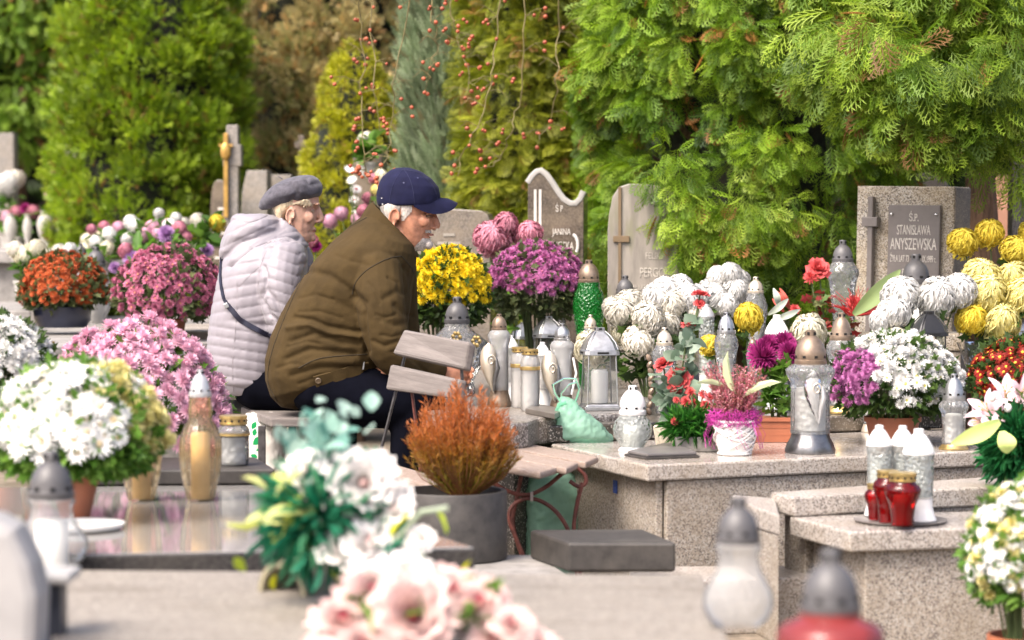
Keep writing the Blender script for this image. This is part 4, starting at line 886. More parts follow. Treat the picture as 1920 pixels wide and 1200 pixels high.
def big_leaf(parent, p0, p1, w_, m, name='big_leaf', bend=.03):
    p0 = Vector(p0); p1 = Vector(p1); d = p1 - p0; side = d.cross(Vector((0, -1, .2))).normalized(); v = []; f = []; n = 12
    for i in range(n + 1):
        u = i / n; c_ = p0 + d * u + Vector((0, -bend * math.sin(u * 3.14), 0)); ww = w_ * math.sin(math.pi * min(1, u * .92 + .06)) ** .8
        for j in range(5): s_ = (j - 2) / 2; v.append(c_ + side * (s_ * ww) + Vector((0, -abs(s_) * ww * .35, 0)))
    f = [(i * 5 + j, i * 5 + j + 1, (i + 1) * 5 + j + 1, (i + 1) * 5 + j) for i in range(n) for j in range(4)]
    return MB().add(v, f).obj(name, m, parent, angle=180)
GLF = pm('striped green leaf', (.30, .40, .16), trans=.3)
big_leaf(t, at(1600, 590, 8.45) - t.location, at(1688, 506, 8.5) - t.location, .030, GLF)
SLV = pm('silver leaf', (.45, .50, .42), trans=.25)
for a, b, c_, d_ in ((1440, 590, 1478, 560), (1452, 600, 1500, 580), (1460, 575, 1450, 540)): big_leaf(t, at(a, b, 8.3) - t.location, at(c_, d_, 8.3) - t.location, .012, SLV, 'silver_leaf')
RLF = pm('red leaf', (.50, .10, .07))
for a, b, c_, d_ in ((1475, 575, 1455, 545), (1480, 580, 1462, 540), (1470, 585, 1448, 560)): big_leaf(t, at(a, b, 8.5) - t.location, at(c_, d_, 8.5) - t.location, .010, RLF, 'red_leaf')

# lily bouquet at the right edge
t = bouquet('pink lily bouquet with pine fringe and pale leaves at the right edge', 6.75, .421, 1900, [(1852, 770, 46, LILY, 0, (-.6, -.7, .5)), (1886, 738, 44, LILY, .03, (.0, -.8, .7)), (1918, 735, 44, LILY, 0, (.3, -.7, .5)), (1838, 790, 36, LILY, .02, (-1, -.5, .1))], BRIGHT, .05, 20, vase_fn('pot', .05, .038, .03, mat('pale wood pot', (.48, .40, .24), .6)), 25, name='lily_bouquet')
BUD = mat('white bud', (.8, .78, .72), .5, var=.05)
for a, b in ((1890, 765), (1860, 745), (1866, 790)): MB().ell(at(a, b, 6.7) - t.location, (.011, .011, .013), 12, 8).obj('bud', BUD, t)
n = 1800; d = rows(g_.normal(0, 1, (n, 3)) * np.array([1, .8, 1.]) + np.array([-.3, -.2, -.25])); ctr = np.array(at(1912, 835, 6.75) - t.location); u = g_.uniform(0, .55, n)
tag(leaves('pine_fringe', t, LF_NEEDLE, ctr + d * (u * .12)[:, None], d, .075, [(.02, .13, .04), (.03, .19, .06), (.05, .25, .08)], 26), kind='stuff')
PLF = pm('pale lime leaf', (.55, .66, .22), trans=.3)
big_leaf(t, at(1875, 790, 6.62) - t.location, at(1783, 832, 6.6) - t.location, .024, PLF, 'pale_leaf'); big_leaf(t, at(1878, 808, 6.6) - t.location, at(1888, 850, 6.58) - t.location, .026, PLF, 'pale_leaf')

# ---------------------------------------------------------------- foreground artificial bouquets
t = bouquet('white artificial rose bouquet with teal leaves in the blurred foreground', 4.45, .381, 690,
            [(565, 880, 40, ROSE['pale'], 0), (620, 885, 42, ROSE['pale'], .02), (680, 905, 50, ROSE['pale'], -.04, (.1, -1, .2)), (720, 930, 42, ROSE['pale'], 0), (660, 868, 34, ROSE['pale'], .03), (740, 955, 33, ROSE['pale']), (690, 1020, 45, ROSE['pale'], -.08), (645, 1030, 39, ROSE['pale'], -.06), (735, 1030, 39, ROSE['pale'], -.06), (790, 1005, 22, ROSE['pale']), (700, 870, 29, ROSE['pale'], .02), (545, 905, 25, ROSE['pale']), (600, 920, 29, ROSE['pale'])],
            TEAL, .05, 150, None, 31, name='artificial_bouquet', tpl=LF_OV)
n = 950; ctr = np.array(at(600, 975, 4.45) - t.location); d = rows(g_.normal(0, 1, (n, 3)) * np.array([1.2, .7, .8])); 
tag(leaves('green_fringe', t, LF_NEEDLE, ctr + d * (g_.uniform(0, 1, n) * .07)[:, None], d, .075, [(.03, .24, .13), (.05, .30, .18), (.12, .36, .20)], 33), kind='stuff')
n = 70; ctr = np.array(at(600, 845, 4.5) - t.location); tag(leaves('aqua_leaf', t, LF_RND, ctr + g_.normal(0, 1, (n, 3)) * np.array([.035, .03, .04]), g_.normal(0, 1, (n, 3)) + np.array([0, 0, .6]), .042, [(.28, .45, .38), (.40, .55, .48), (.18, .38, .32)], 34), kind='stuff')
n = 14; ctr = np.array(at(540, 960, 4.4) - t.location); tag(leaves('lime_leaf', t, LF_OV, ctr + g_.normal(0, 1, (n, 3)) * np.array([.022, .02, .03]), g_.normal(0, 1, (n, 3)), .075, [(.62, .66, .16), (.70, .72, .30)], 35), kind='stuff')
n = 18; ctr = np.array(at(690, 1050, 4.4) - t.location); tag(leaves('lime_leaf', t, LF_OV, ctr + g_.normal(0, 1, (n, 3)) * np.array([.08, .02, .02]), g_.normal(0, 1, (n, 3)), .06, [(.55, .55, .03), (.40, .5, .05)], 36), kind='stuff')
GRN = mat('green plastic stem', (.02, .16, .09), .5)
for a in (686, 706): MB().tube([at(690, 880, 4.5) - t.location, at(a, 838, 4.5) - t.location], .005, 8).obj('green_tip', GRN, t)
MB().tube([at(745, 1010, 4.35) - t.location, at(790, 960, 4.32) - t.location, at(840, 953, 4.32) - t.location], [.004, .005, .006], 8).obj('curled_tip', mat('pale green plastic', (.30, .36, .25), .5), t)
MB().lathe([(.04, 0), (.045, .04), (.05, .06), (.045, .062)], 20).obj('pot', BEIGE, t)
t = bouquet('pale pink artificial roses at the bottom edge of the picture', 3.85, .381, 800,
            [(775, 1155, 65, ROSE['blush'], -.06, (.05, -1, .25)), (700, 1110, 55, ROSE['blush'], .02), (850, 1110, 51, ROSE['blush'], .02), (760, 1075, 46, ROSE['pale'], .05), (645, 1160, 55, ROSE['blush'], 0), (900, 1130, 46, ROSE['blush'], 0), (930, 1195, 55, ROSE['blush'], -.03), (1000, 1220, 51, ROSE['blush'], 0), (860, 1190, 48, ROSE['pale'], -.02), (680, 1215, 55, ROSE['blush'], -.05), (835, 1090, 35, ROSE['blush'], .06), (920, 1110, 30, ROSE['blush'], .03), (960, 1170, 33, ROSE['blush'])],
            BRIGHT, .05, 40, None, 37, name='artificial_bouquet', tpl=LF_OV)
MB().lathe([(.05, 0), (.055, .05), (.06, .06)], 20).obj('pot', WHITEP, t)
# ================================================================ PEOPLE
def fuse(mb, voxel, it, name, m, parent, origin, fac=.5, post=None, angle=180):
    """closed overlapping volumes -> one continuous smooth surface (voxel remesh + smooth), then optional displacement"""
    me = mb.mesh('tmp', [], smooth=False); tmp = bpy.data.objects.new('tmp', me); COL.objects.link(tmp)
    r_ = tmp.modifiers.new('r', 'REMESH'); r_.mode = 'VOXEL'; r_.voxel_size = voxel
    if it: s_ = tmp.modifiers.new('s', 'SMOOTH'); s_.iterations = it; s_.factor = fac
    dg = bpy.context.evaluated_depsgraph_get(); out = bpy.data.meshes.new_from_object(tmp.evaluated_get(dg))
    bpy.data.objects.remove(tmp); bpy.data.meshes.remove(me); out.name = name; out.materials.clear()
    for q in (m if isinstance(m, list) else [m]): out.materials.append(q)
    n = len(out.vertices); co = np.empty(n * 3); out.vertices.foreach_get('co', co); co = co.reshape(-1, 3)
    if post:
        nm = np.empty(n * 3); out.vertices.foreach_get('normal', nm); nm = nm.reshape(-1, 3); co = co + nm * post(co, nm)[:, None]
    out.vertices.foreach_set('co', (co - np.array(origin)).ravel())
    out.polygons.foreach_set('use_smooth', np.ones(len(out.polygons), bool)); out.update()
    return link(name, out, parent)
def pix(co):                      # photo pixel of world points (numpy)
    x, y, z = co[:, 0], co[:, 1], co[:, 2] - CAMZ
    f = y * _c - z * _s; u = y * _s + z * _c
    return 960 + FPX * x / f, 600 - FPX * u / f
def oval(B, F, Y, ry, n=24, nx=2.3, dy=0., narrow=0.):
    """ring through two outline pixels with depth radius ry"""
    b = at(*B, Y); f = at(*F, Y); c_ = (b + f) / 2 + Vector((0, dy, 0)); h = (f - b) / 2; rg = []
    for i in range(n):
        a = 2 * math.pi * i / n; ca, sa = math.cos(a), math.sin(a)
        cx = math.copysign(abs(ca) ** (2 / nx), ca); sy = math.copysign(abs(sa) ** (2 / nx), sa)
        rg.append(c_ + h * cx + Vector((0, ry * sy * (1 - narrow * max(0, ca)), 0)))
    return rg
def limb(mb, pts, Y, rad, seg=16, sub=4):
    """tapered limb through photo pixels with depth offsets, rounded ends"""
    P = [at(a, b, Y + d) for a, b, d in pts]; Q = []; rr = []
    for i in range(len(P) - 1):
        p0, p1, p2, p3 = P[max(i - 1, 0)], P[i], P[i + 1], P[min(i + 2, len(P) - 1)]
        for s_ in range(sub):
            u = s_ / sub; Q.append(.5 * ((2 * p1) + (-p0 + p2) * u + (2 * p0 - 5 * p1 + 4 * p2 - p3) * u * u + (-p0 + 3 * p1 - 3 * p2 + p3) * u ** 3)); rr.append(rad[i] * (1 - u) + rad[i + 1] * u)
    Q.append(P[-1]); rr.append(rad[-1])
    d0 = (Q[0] - Q[1]).normalized(); d1 = (Q[-1] - Q[-2]).normalized()
    Q = [Q[0] + d0 * rr[0] * .8, Q[0] + d0 * rr[0] * .5] + Q + [Q[-1] + d1 * rr[-1] * .5, Q[-1] + d1 * rr[-1] * .8]; rr = [rr[0] * .35, rr[0] * .8] + rr + [rr[-1] * .8, rr[-1] * .35]
    mb.tube(Q, rr, seg)
def seg_dist(u, v, pl):
    d = np.full(len(u), 1e9)
    for (a, b), (c_, e) in zip(pl[:-1], pl[1:]):
        dx, dy = c_ - a, e - b; t_ = np.clip(((u - a) * dx + (v - b) * dy) / (dx * dx + dy * dy + 1e-9), 0, 1)
        d = np.minimum(d, np.hypot(u - a - t_ * dx, v - b - t_ * dy))
    return d
def on_surface(ob, pts, off=.002):
    """project photo pixels onto a mesh object, returns local points"""
    me = ob.data; org = ob.parent.matrix_world.translation if False else ob.parent.location
    bv = BVHTree.FromPolygons([v.co + org for v in me.vertices], [tuple(p.vertices) for p in me.polygons]); out = []
    for a, b in pts:
        d = ray(a, b).normalized(); h = bv.ray_cast(Vector((0, 0, CAMZ)), d)
        if h[0] is not None: out.append((h[0] + h[1] * off - org, h[1]))
    return out
def line_on(ob, pts, r_, m, name, parent, off=.001, n_=6, flat=None):
    c_ = curl(pts, n_); hits = on_surface(ob, c_, off)
    if len(hits) > 2: return MB().tube([h[0] for h in hits], r_, 6, flat=flat).obj(name, m, parent)
def ribbon_on(ob, pts, w_, m, name, parent, off=.004, n_=6):
    hits = on_surface(ob, curl(pts, n_), off); v = []; f = []
    for i, (p, nn) in enumerate(hits):
        t_ = (hits[min(i + 1, len(hits) - 1)][0] - hits[max(i - 1, 0)][0]).normalized(); s_ = t_.cross(nn).normalized()
        v += [p + s_ * w_ / 2 - nn * .004, p + s_ * w_ / 2 * .9 + nn * .001, p - s_ * w_ / 2 * .9 + nn * .001, p - s_ * w_ / 2 - nn * .004]
    for i in range(len(hits) - 1):
        for j in range(3): f.append((i * 4 + j, i * 4 + j + 1, i * 4 + j + 5, i * 4 + j + 4))
    return MB().add(v, f).obj(name, m, parent)
def lump(co, s_, seed):           # cheap smooth 3-D noise
    g = np.random.default_rng(seed); o_ = np.zeros(len(co))
    for k in range(7):
        d = g.normal(0, 1, 3); d /= np.linalg.norm(d); o_ += np.sin((co @ d) * s_ * (1 + .35 * k) + g.uniform(0, 6.28)) / (1 + .3 * k)
    return o_ / 4

# ================================================================ LANTERNS
DKP = mat('dark grey plastic cap', (.085, .082, .085), .45, var=.12, vsc=20, bump=.05)
BLK = mat('vent black', (.006, .006, .006), .9)
SILV = mat('brushed silver metal', (.42, .42, .42), .38, metal=.85, var=.15, vsc=50)
GUN = mat('gunmetal', (.20, .20, .205), .32, metal=.85, var=.15, vsc=50)
BRONZE = mat('bronze plastic', (.27, .20, .145), .38, metal=.55, var=.2, vsc=30)
BRASS = mat('brass', (.58, .42, .17), .3, metal=.8, var=.15, vsc=40)
PEARL = mat('pearl champagne metal', (.58, .51, .41), .35, metal=.5, var=.1)
WHITE = mat('white glossy plastic', (.80, .79, .77), .35, var=.03)
SILVP = mat('silver painted plastic', (.5, .5, .5), .35, metal=.4, var=.08)
CANDLE = mat('white candle insert', (.80, .78, .74), .5, var=.04)
AMBERC = mat('amber candle', (.74, .58, .36), .5, var=.08)
REDC = mat('red candle insert', (.40, .02, .02), .45)
CLEAR = glass('clear glass', (.96, .97, .965), .08, .0, blend=.2)
PRESS = glass('pressed clear glass', (.92, .94, .93), .22, .5, 70)
MOSAIC = glass('mosaic glass', (.90, .94, .92), .35, 1.0, 110, (.85, .9, .88))
FROST = glass('white ribbed glass', (.97, .97, .97), .45, .25, 80, (.95, .94, .92))
AMBER = glass('amber glass', (.97, .86, .66), .16, .2, 60, (.85, .66, .42))
REDG = glass('red glass', (.62, .015, .02), .22, .3, 40, (.5, .01, .015))
GREENG = glass('green glass', (.06, .62, .12), .35, .8, 110, (.03, .40, .06))

DOMECAP = [(.60, .0), (.62, .06), (.62, .16), (.58, .17), (.56, .22), (.56, .34), (.52, .46), (.44, .60), (.33, .70), (.22, .77), (.20, .78), (.20, .96), (.17, 1.0), (.12, 1.0)]
EGGCAP = [(.60, .0), (.63, .05), (.63, .14), (.58, .16), (.60, .26), (.59, .40), (.52, .58), (.40, .72), (.27, .81), (.2, .84), (.2, .98), (.15, 1.0)]
CONECAP = [(.62, .0), (.64, .05), (.62, .18), (.56, .20), (.52, .40), (.42, .62), (.30, .76), (.20, .82), (.18, .84), (.18, .97), (.13, 1.0)]
FLATLID = [(.92, 0), (1.0, .05), (1.0, .22), (.94, .25), (.94, .62), (1.0, .66), (1.0, .95), (.95, 1.0)]
ST = dict(
    bulb=dict(glass=[(.50, .0), (.56, .02), (.60, .06), (.92, .22), (1, .32), (.97, .42), (.80, .56), (.62, .66), (.58, .70)], cap=DOMECAP, ch=(.68, 1.0), cr=1.0, gm=CLEAR, cm=DKP),
    pear=dict(glass=[(.55, 0), (.60, .02), (.85, .10), (1, .27), (.96, .40), (.74, .58), (.60, .70), (.56, .86), (.60, .90), (.64, .93), (.64, .97), (.58, 1.0)], cap=DOMECAP, ch=(.7, 1), cr=1.0, gm=CLEAR, cm=DKP),
    pot=dict(glass=[(.60, 0), (.85, .06), (.97, .25), (1, .5), (.99, .68), (.92, .80), (.70, .88), (.57, .92), (.56, 1.0)], cap=DOMECAP, ch=(.7, 1), cr=.92, gm=REDG, cm=DKP),
    shoulder=dict(glass=[(.62, .0), (.66, .03), (.60, .1), (.62, .2), (.78, .42), (.86, .50), (1.0, .56), (.98, .60), (.70, .66), (.62, .68)], cap=DOMECAP, ch=(.67, 1.0), cr=1.05, gm=PRESS, cm=DKP),
    urn=dict(glass=[(.60, .0), (.66, .02), (.70, .05), (.90, .20), (1, .36), (.96, .48), (.74, .57), (.56, .61), (.56, .66), (.50, .80)], cap=CONECAP, ch=(.79, 1.0), cr=.85, gm=AMBER, cm=SILVP),
    tall=dict(glass=[(.80, .17), (.80, .20), (.78, .5), (.80, .62), (.98, .70), (1, .74), (.86, .77), (.68, .79)], cap=EGGCAP, ch=(.77, 1.0), cr=1.05, base=[(1.0, 0), (1.02, .02), (.94, .08), (.80, .13), (.74, .19), (.76, .20)], gm=PRESS, cm=BRONZE, bm=GUN),
    column=dict(glass=[(.80, .22), (.82, .30), (.86, .60), (.88, .64)], cap=[(.90, .0), (.92, .06), (.90, .12), (.80, .30), (.60, .55), (.40, .74), (.30, .80), (.28, .98), (.2, 1.0)], ch=(.62, 1.0), cr=1.0, base=[(1.0, 0), (1.02, .015), (.92, .05), (.80, .14), (.78, .22), (.84, .23)], gm=MOSAIC, cm=WHITE, bm=WHITE),
    jar=dict(glass=[(.60, .0), (.64, .02), (.62, .14), (.72, .40), (.98, .62), (1, .70), (.88, .78), (.70, .82), (.68, .86)], cap=FLATLID, ch=(.84, 1.0), cr=.74, gm=REDG, cm=BRASS),
    slim=dict(glass=[(.78, .08), (.80, .12), (.74, .3), (.82, .55), (1, .64), (.96, .70), (.80, .74), (.72, .76)], cap=CONECAP, ch=(.74, 1.0), cr=1.2, base=[(1, 0), (1, .02), (.82, .06), (.76, .08)], gm=PRESS, cm=SILV, bm=BRASS),
    squat=dict(glass=[(.55, .0), (.62, .02), (.60, .08), (.95, .25), (1, .36), (.92, .48), (.68, .56), (.62, .60)], cap=EGGCAP, ch=(.58, 1.0), cr=1.1, gm=MOSAIC, cm=WHITE, base=[(.72, -.001), (.74, .02), (.60, .07), (.5, .08)], bm=WHITE),
    flare=dict(glass=[(.50, .0), (.60, .03), (.55, .16), (.80, .30), (.92, .44), (1.0, .52), (.98, .55), (.60, .64), (.42, .70), (.40, .74)], cap=DOMECAP, ch=(.73, 1.0), cr=.68, gm=PRESS, cm=DKP),
    goldjar=dict(glass=[(.84, .0), (.90, .02), (.94, .2), (.94, .62), (.98, .64), (.98, .70), (.9, .78), (.7, .84)], cap=FLATLID, ch=(.83, 1.0), cr=.86, gm=FROST, cm=BRASS, ring=(.66, BRASS)),
)
def lantern(label, px, yb, yt, wpx, z=None, Y=None, st='bulb', gm=None, cm=None, bm=None, candle=CANDLE, flute=0, famp=.0, rz=0, group=None, name='grave_lantern', capflute=0, capprof=None):
    s_ = ST[st]; p = on(px, yb, z) if Y is None else Vector((X(px, Y), Y, z)); k = ppm(p.y)
    H = (yb - yt) / k if Y is None else at(px, yt, p.y).z - z
    r_ = wpx / k / 2; t = thing(name, label, 'grave lantern', p, rz, group)
    cprof = capprof or s_['cap']; cr_ = s_['cr'] if capprof is None else s_['cr'] * 1.45
    asp = 1.45 if st == 'column' else .66 if cprof is FLATLID else 1.28 if cprof is DOMECAP else 1.36 if cprof is EGGCAP else 1.5
    hh = min(asp * r_ * cr_, .5 * H); gf = (H - hh * .97) / (s_['glass'][-1][1] * H)
    gl = [(a * r_, b * H * gf) for a, b in s_['glass']]
    MB().lathe(gl, 32 if not flute else max(48, flute * 4), flute=flute, famp=famp, caps=False).obj('glass', gm or s_['gm'], t, angle=60)
    c0 = (H - hh) / H
    cp = [(a * r_ * cr_, c0 * H + b * hh) for a, b in cprof]
    cap = MB().lathe(cp, 28 if not capflute else capflute * 4, flute=capflute, famp=.03 if capflute else 0).obj('cap', cm or s_['cm'], t, angle=40)
    if cprof is not FLATLID:
        mb = MB()
        rr = r_ * cr_
        for i in range(8):
            a = i * math.pi / 4 + .25; rc = rr * .575; zz = c0 * H + hh * .24; rt_ = Matrix.Rotation(a, 3, 'Z')
            mb.box((math.cos(a) * rc, math.sin(a) * rc, zz), (rr * .06, rr * .13, hh * .07), rt_)
        for i in range(5):
            a = i * 1.2566 + .4; mb.box((math.cos(a) * rr * .2, math.sin(a) * rr * .2, c0 * H + hh * .90), (rr * .05, rr * .10, hh * .09), Matrix.Rotation(a, 3, 'Z'))
        tag(mb.obj('vents', BLK, cap, smooth=False), kind='stuff')
    else:
        mb = MB(); rr = r_ * cr_
        for i in range(12):
            a = i * math.pi / 6; mb.ell((math.cos(a) * rr * .955, math.sin(a) * rr * .955, c0 * H + hh * .44), (rr * .08, rr * .08, hh * .13), 8, 6)
        tag(mb.obj('vents', BLK, cap), kind='stuff')
    if 'base' in s_: MB().lathe([(a * r_, b * H * gf) for a, b in s_['base']], 32, flute=24 if st == 'tall' else 0, famp=.02).obj('base', bm or s_['bm'], t)
    if 'ring' in s_: MB().lathe([(r_ * .99, gf * H * (s_['ring'][0] - .05)), (r_ * 1.02, gf * H * (s_['ring'][0] - .045)), (r_ * 1.02, gf * H * s_['ring'][0]), (r_ * .99, gf * H * (s_['ring'][0] + .005))], 28).obj('ring', s_['ring'][1], t)
    if candle:
        zb_ = gl[0][1] + .004; rmin = min(a for a, b in gl[1:-1]) * .80; zt = zb_ + (gl[-1][1] - zb_) * .62
        MB().lathe([(rmin, zb_), (rmin, zt), (rmin * .92, zt + .006), (rmin * .6, zt + .008)], 20).obj('candle', candle, t)
    return t
def swirl(t, px, py, Y, h, m1=PEARL, m2=GUN):
    """teardrop shell ornament fixed to the front of a lantern"""
    c_ = at(px, py, Y) - t.location; mb = MB(); v = []; 
    for s_ in range(13):
        u = s_ / 12; ww = .30 * h * math.sin(math.pi * u ** .62) + .004; cx = -.05 * h * math.sin(u * 3.14) + .10 * h * (u - .5)
        v.append([c_ + Vector((cx + ww * .5 * math.cos(a), -.010 * math.sin(math.pi * u) * max(0, -math.sin(a)) * 2 + .004 * math.sin(a), h * (.5 - u))) for a in np.linspace(0, 2 * math.pi, 13)[:-1]])
    mb.rings(v); o = mb.obj('shell_ornament', m1, t)
    sp = [c_ + Vector((.07 * h * (1.25 - q / 9) * math.cos(q), -.022, .16 * h + .10 * h * (1.2 - q / 9) * math.sin(q))) for q in np.linspace(0, 8, 26)]
    MB().tube(sp, .0022, 6).obj('spiral', PEARL, o)
    MB().tube([c_ + Vector((.10 * h, -.020, .22 * h)), c_ + Vector((.13 * h, -.021, 0)), c_ + Vector((.08 * h, -.018, -.2 * h)), c_ + Vector((.05 * h, -.012, -.46 * h))], [.003, .008, .007, .003], 8).obj('dark_rim', m2, o)
def square_lantern(label, px, yb, yt, wpx, z, Y=None, rz=0, m=SILV, tall=True, candle=True):
    p = on(px, yb, z) if Y is None else Vector((X(px, Y), Y, z)); k = ppm(p.y); H = (at(px, yt, p.y).z - p.z); w_ = wpx / k / 1.12
    t = thing('square_lantern', label, 'grave lantern', p, R(rz)); hb = min(.085 * H, .02); hg0 = hb; hg1 = H - .80 * w_
    MB().box((0, 0, hb * .3), (w_ * 1.08, w_ * 1.08, hb * .6)).box((0, 0, hb * .8), (w_ * .98, w_ * .98, hb * .4), taper=.94).obj('base', m, t, smooth=False, bevel=.002)
    b_, c_ = w_ * .45, w_ * .40
    for sx in (-1, 1):
        for sy in (-1, 1):
            MB().tube([(sx * b_, sy * b_, hg0), (sx * c_, sy * c_, hg1)], w_ * .022, 6).obj('corner_post', m, t)
    for i in range(4):
        rm = Matrix.Rotation(i * math.pi / 2, 3, 'Z'); v = [rm @ Vector(q) for q in ((-b_ * .97, -b_, hg0 + .002), (b_ * .97, -b_, hg0 + .002), (c_ * .97, -c_, hg1), (-c_ * .97, -c_, hg1))]
        MB().add(v, [(0, 1, 2, 3)]).obj('pane', CLEAR, t, smooth=False)
    rg = []
    for u, r_ in ((0, 1.0), (.02, 1.06), (.16, 1.04), (.2, .96), (.45, .80), (.70, .52), (.85, .30), (.88, .24)):
        ring = []
        for i in range(24):
            a = 2 * math.pi * (i + .5) / 24; cc_, ss_ = math.cos(a), math.sin(a); q = max(abs(cc_), abs(ss_)); e = .5 * w_ * r_ / (q ** .9)
            ring.append((e * cc_, e * ss_, hg1 + (H - hg1) * u))
        rg.append(ring)
    roof = MB().rings(rg).obj('roof', m, t, angle=28)
    for i in range(4):
        a = math.pi / 4 + i * math.pi / 2; MB().tube([(r_ * w_ * .66 * math.cos(a), r_ * w_ * .66 * math.sin(a), hg1 + (H - hg1) * u + .001) for u, r_ in ((.2, .98), (.45, .84), (.70, .56), (.86, .30))], w_ * .018, 6).obj('roof_rib', m, roof)
    MB().box((0, 0, H * .975), (w_ * .26, w_ * .26, H * .05)).obj('chimney', m, roof, smooth=False, bevel=.001)
    mb = MB()
    for i in range(4):
        a = i * math.pi / 2; mb.box((math.cos(a) * w_ * .13, math.sin(a) * w_ * .13, H * .982), (w_ * .02, w_ * .09, H * .025), Matrix.Rotation(a, 3, 'Z'))
        mb.box((math.cos(a) * w_ * .525, math.sin(a) * w_ * .525, hg1 + (H - hg1) * .09), (w_ * .02, w_ * .34, (H - hg1) * .07), Matrix.Rotation(a, 3, 'Z'))
    tag(mb.obj('vents', BLK, roof, smooth=False), kind='stuff')
    if candle:
        cd = MB().lathe([(w_ * .24, hg0 + .002), (w_ * .25, hg0 + .01), (w_ * .25, H * .46), (w_ * .21, H * .475), (w_ * .21, H * .49)], 20).obj('candle', CANDLE, t)
    return t

# --- central group (slab top .5)
Zc = .501
t = lantern('large flared lantern with dark dome cap and gold ornament behind the bench back', 857, 742, 556, 116, Zc, st='flare', candle=CANDLE)
for a, b in ((856, 632), (893, 640)):
    q0 = at(a, b, t.location.y - .09) - t.location; mb = MB()
    for i in range(6): mb.ell(q0 + Vector((.012 * math.cos(i), 0, .014 * math.sin(i))), (.007, .004, .008), 8, 6)
    mb.obj('gold_ornament', BRASS, t)
t = lantern('tall white lantern with bronze lattice cap and shell ornament, left of the central group', 936, 762, 588, 44, Zc, st='tall', gm=FROST, cm=BRONZE, bm=BRONZE, capflute=6); swirl(t, 921, 690, t.location.y - .035, .165)
lantern('small all white lantern with arched cap, third from the left in the central group', 957, 752, 628, 32, Zc, st='column', gm=FROST)
lantern('frosted jar lantern with pierced brass lid, left of the pair', 975, 764, 650, 36, Zc, st='goldjar')
lantern('frosted jar lantern with pierced brass lid, right of the pair', 994, 770, 654, 38, Zc, st='goldjar')
square_lantern('silver domed lantern farthest back in the central group', 982, 712, 604, 44, Zc, rz=20, m=SILV)
square_lantern('silver square lantern with ribbed roof behind the brass lidded jars', 1028, 730, 593, 56, Zc, rz=15, m=SILV)
lantern('slim grey capped lantern at the back of the central group', 1052, 715, 586, 28, Zc, st='shoulder', cm=DKP)
lantern('small all white lantern with arched cap between the brass jars and the tall shell lantern', 1017, 764, 641, 34, Zc, st='column', gm=FROST)
t = lantern('tall white lantern with silver leaf cap and shell ornament, right in the central group', 1054, 768, 606, 46, Zc, st='tall', gm=FROST, cm=SILV, bm=BRONZE, capflute=6); swirl(t, 1036, 706, t.location.y - .035, .165)
MB().tube([(.03, -.02, .05), (.045, -.02, .12), (.035, -.02, .17)], .004, 6).obj('handle', WHITE, t)
square_lantern('silver square lantern with white candle at the right of the central group', 1124, 768, 614, 72, Zc, rz=10, m=SILV)
lantern('champagne capped lantern just behind the silver square lantern', 1107, 735, 590, 38, Zc, st='shoulder', cm=PEARL, candle=None)
tag(MB().prism([(x, y) for x, y in poly_on([(985, 775), (1040, 786), (1060, 775), (1005, 766)], .501)], .501, .517).obj('marble_tile', mat('dark marble tile', (.13, .115, .10), .4), smooth=False, bevel=.002), 'small dark marble tile in front of the brass lidded jars', 'stone tile')
lantern('green glass lantern with bronze cap beside the purple chrysanthemum', 1104, 612, 487, 60, .505, Y=8.85, st='jar', gm=GREENG, cm=BRONZE, candle=None, capprof=EGGCAP)
# --- granite tomb, front row
Z1 = .421
lantern('white capped squat crystal lantern beside the grey stone book', 1186, 846, 722, 74, Z1, st='squat')
t = lantern('tallest ribbed glass lantern with bronze egg cap on the granite tomb', 1519, 848, 618, 92, Z1, st='tall', bm=GUN, flute=24, famp=.015); swirl(t, 1530, 745, t.location.y - .055, .16, FROST, SILVP)
lantern('slim crystal lantern with silver cap and brass foot, right of the white chrysanthemum', 1788, 842, 700, 56, Z1, st='slim', flute=12, famp=.03)
t = lantern('white lantern foot half hidden behind the white chrysanthemum pot', 1630, 810, 640, 30, Z1, st='slim', bm=PEARL)
# --- second row
tomb('raised speckled granite plinth below the named headstone', [(X(1525, 8.72), 8.62), (X(1800, 8.8), 8.70), (X(1800, 9.0), 9.02), (X(1525, 8.95), 8.95)], .71, .06, SALT, GRAN2, .01, zb=.476, cat='plinth', name='granite_plinth')
tomb('low granite plinth at the foot of the beige headstone', [(X(1130, 8.9), 8.9), (X(1300, 8.9), 8.95), (X(1300, 9.2), 9.2), (X(1130, 9.2), 9.15)], .70, .06, SALT, GRAN2, .01, zb=.476, cat='plinth', name='granite_plinth')
Z2 = .477
def lan2(label, px, yt, wpx, Y, **kw): return lantern(label, px, 0, yt, wpx, kw.pop('z', Z2), Y=Y, **kw)
lan2('tall crystal lantern with dark dome cap left of the named headstone', 1580, 450, 62, 8.80, z=.711, st='shoulder', candle=None)
lan2('broad clear lantern with dark dome cap in front of the engraved plaque', 1717, 476, 88, 8.82, z=.711, st='bulb')
lan2('clear lantern with bronze cap behind the white and violet chrysanthemum', 1578, 586, 58, 8.0, st='slim', cm=BRONZE)
lan2('small dark capped lantern in the red protea arrangement', 1590, 562, 30, 8.66, z=.711, st='shoulder')
square_lantern('black roofed square lantern behind the white chrysanthemum', 1742, 0, 583, 66, Z2, Y=8.0, rz=12, m=mat('black metal', (.04, .04, .042), .35, metal=.6))
square_lantern('silver roofed square lantern at the right edge above the dark red chrysanthemum', 1920, 0, 584, 62, Z2, Y=8.35, rz=12, m=SILV)
lan2('champagne lantern with fluted dome cap under the large thuja', 1417, 519, 46, 8.75, st='shoulder', cm=PEARL, capflute=10)
lan2('crystal lantern with silver striped cap in front of the yellow pom flower', 1362, 585, 46, 7.9, st='slim', cm=SILV, capflute=12)
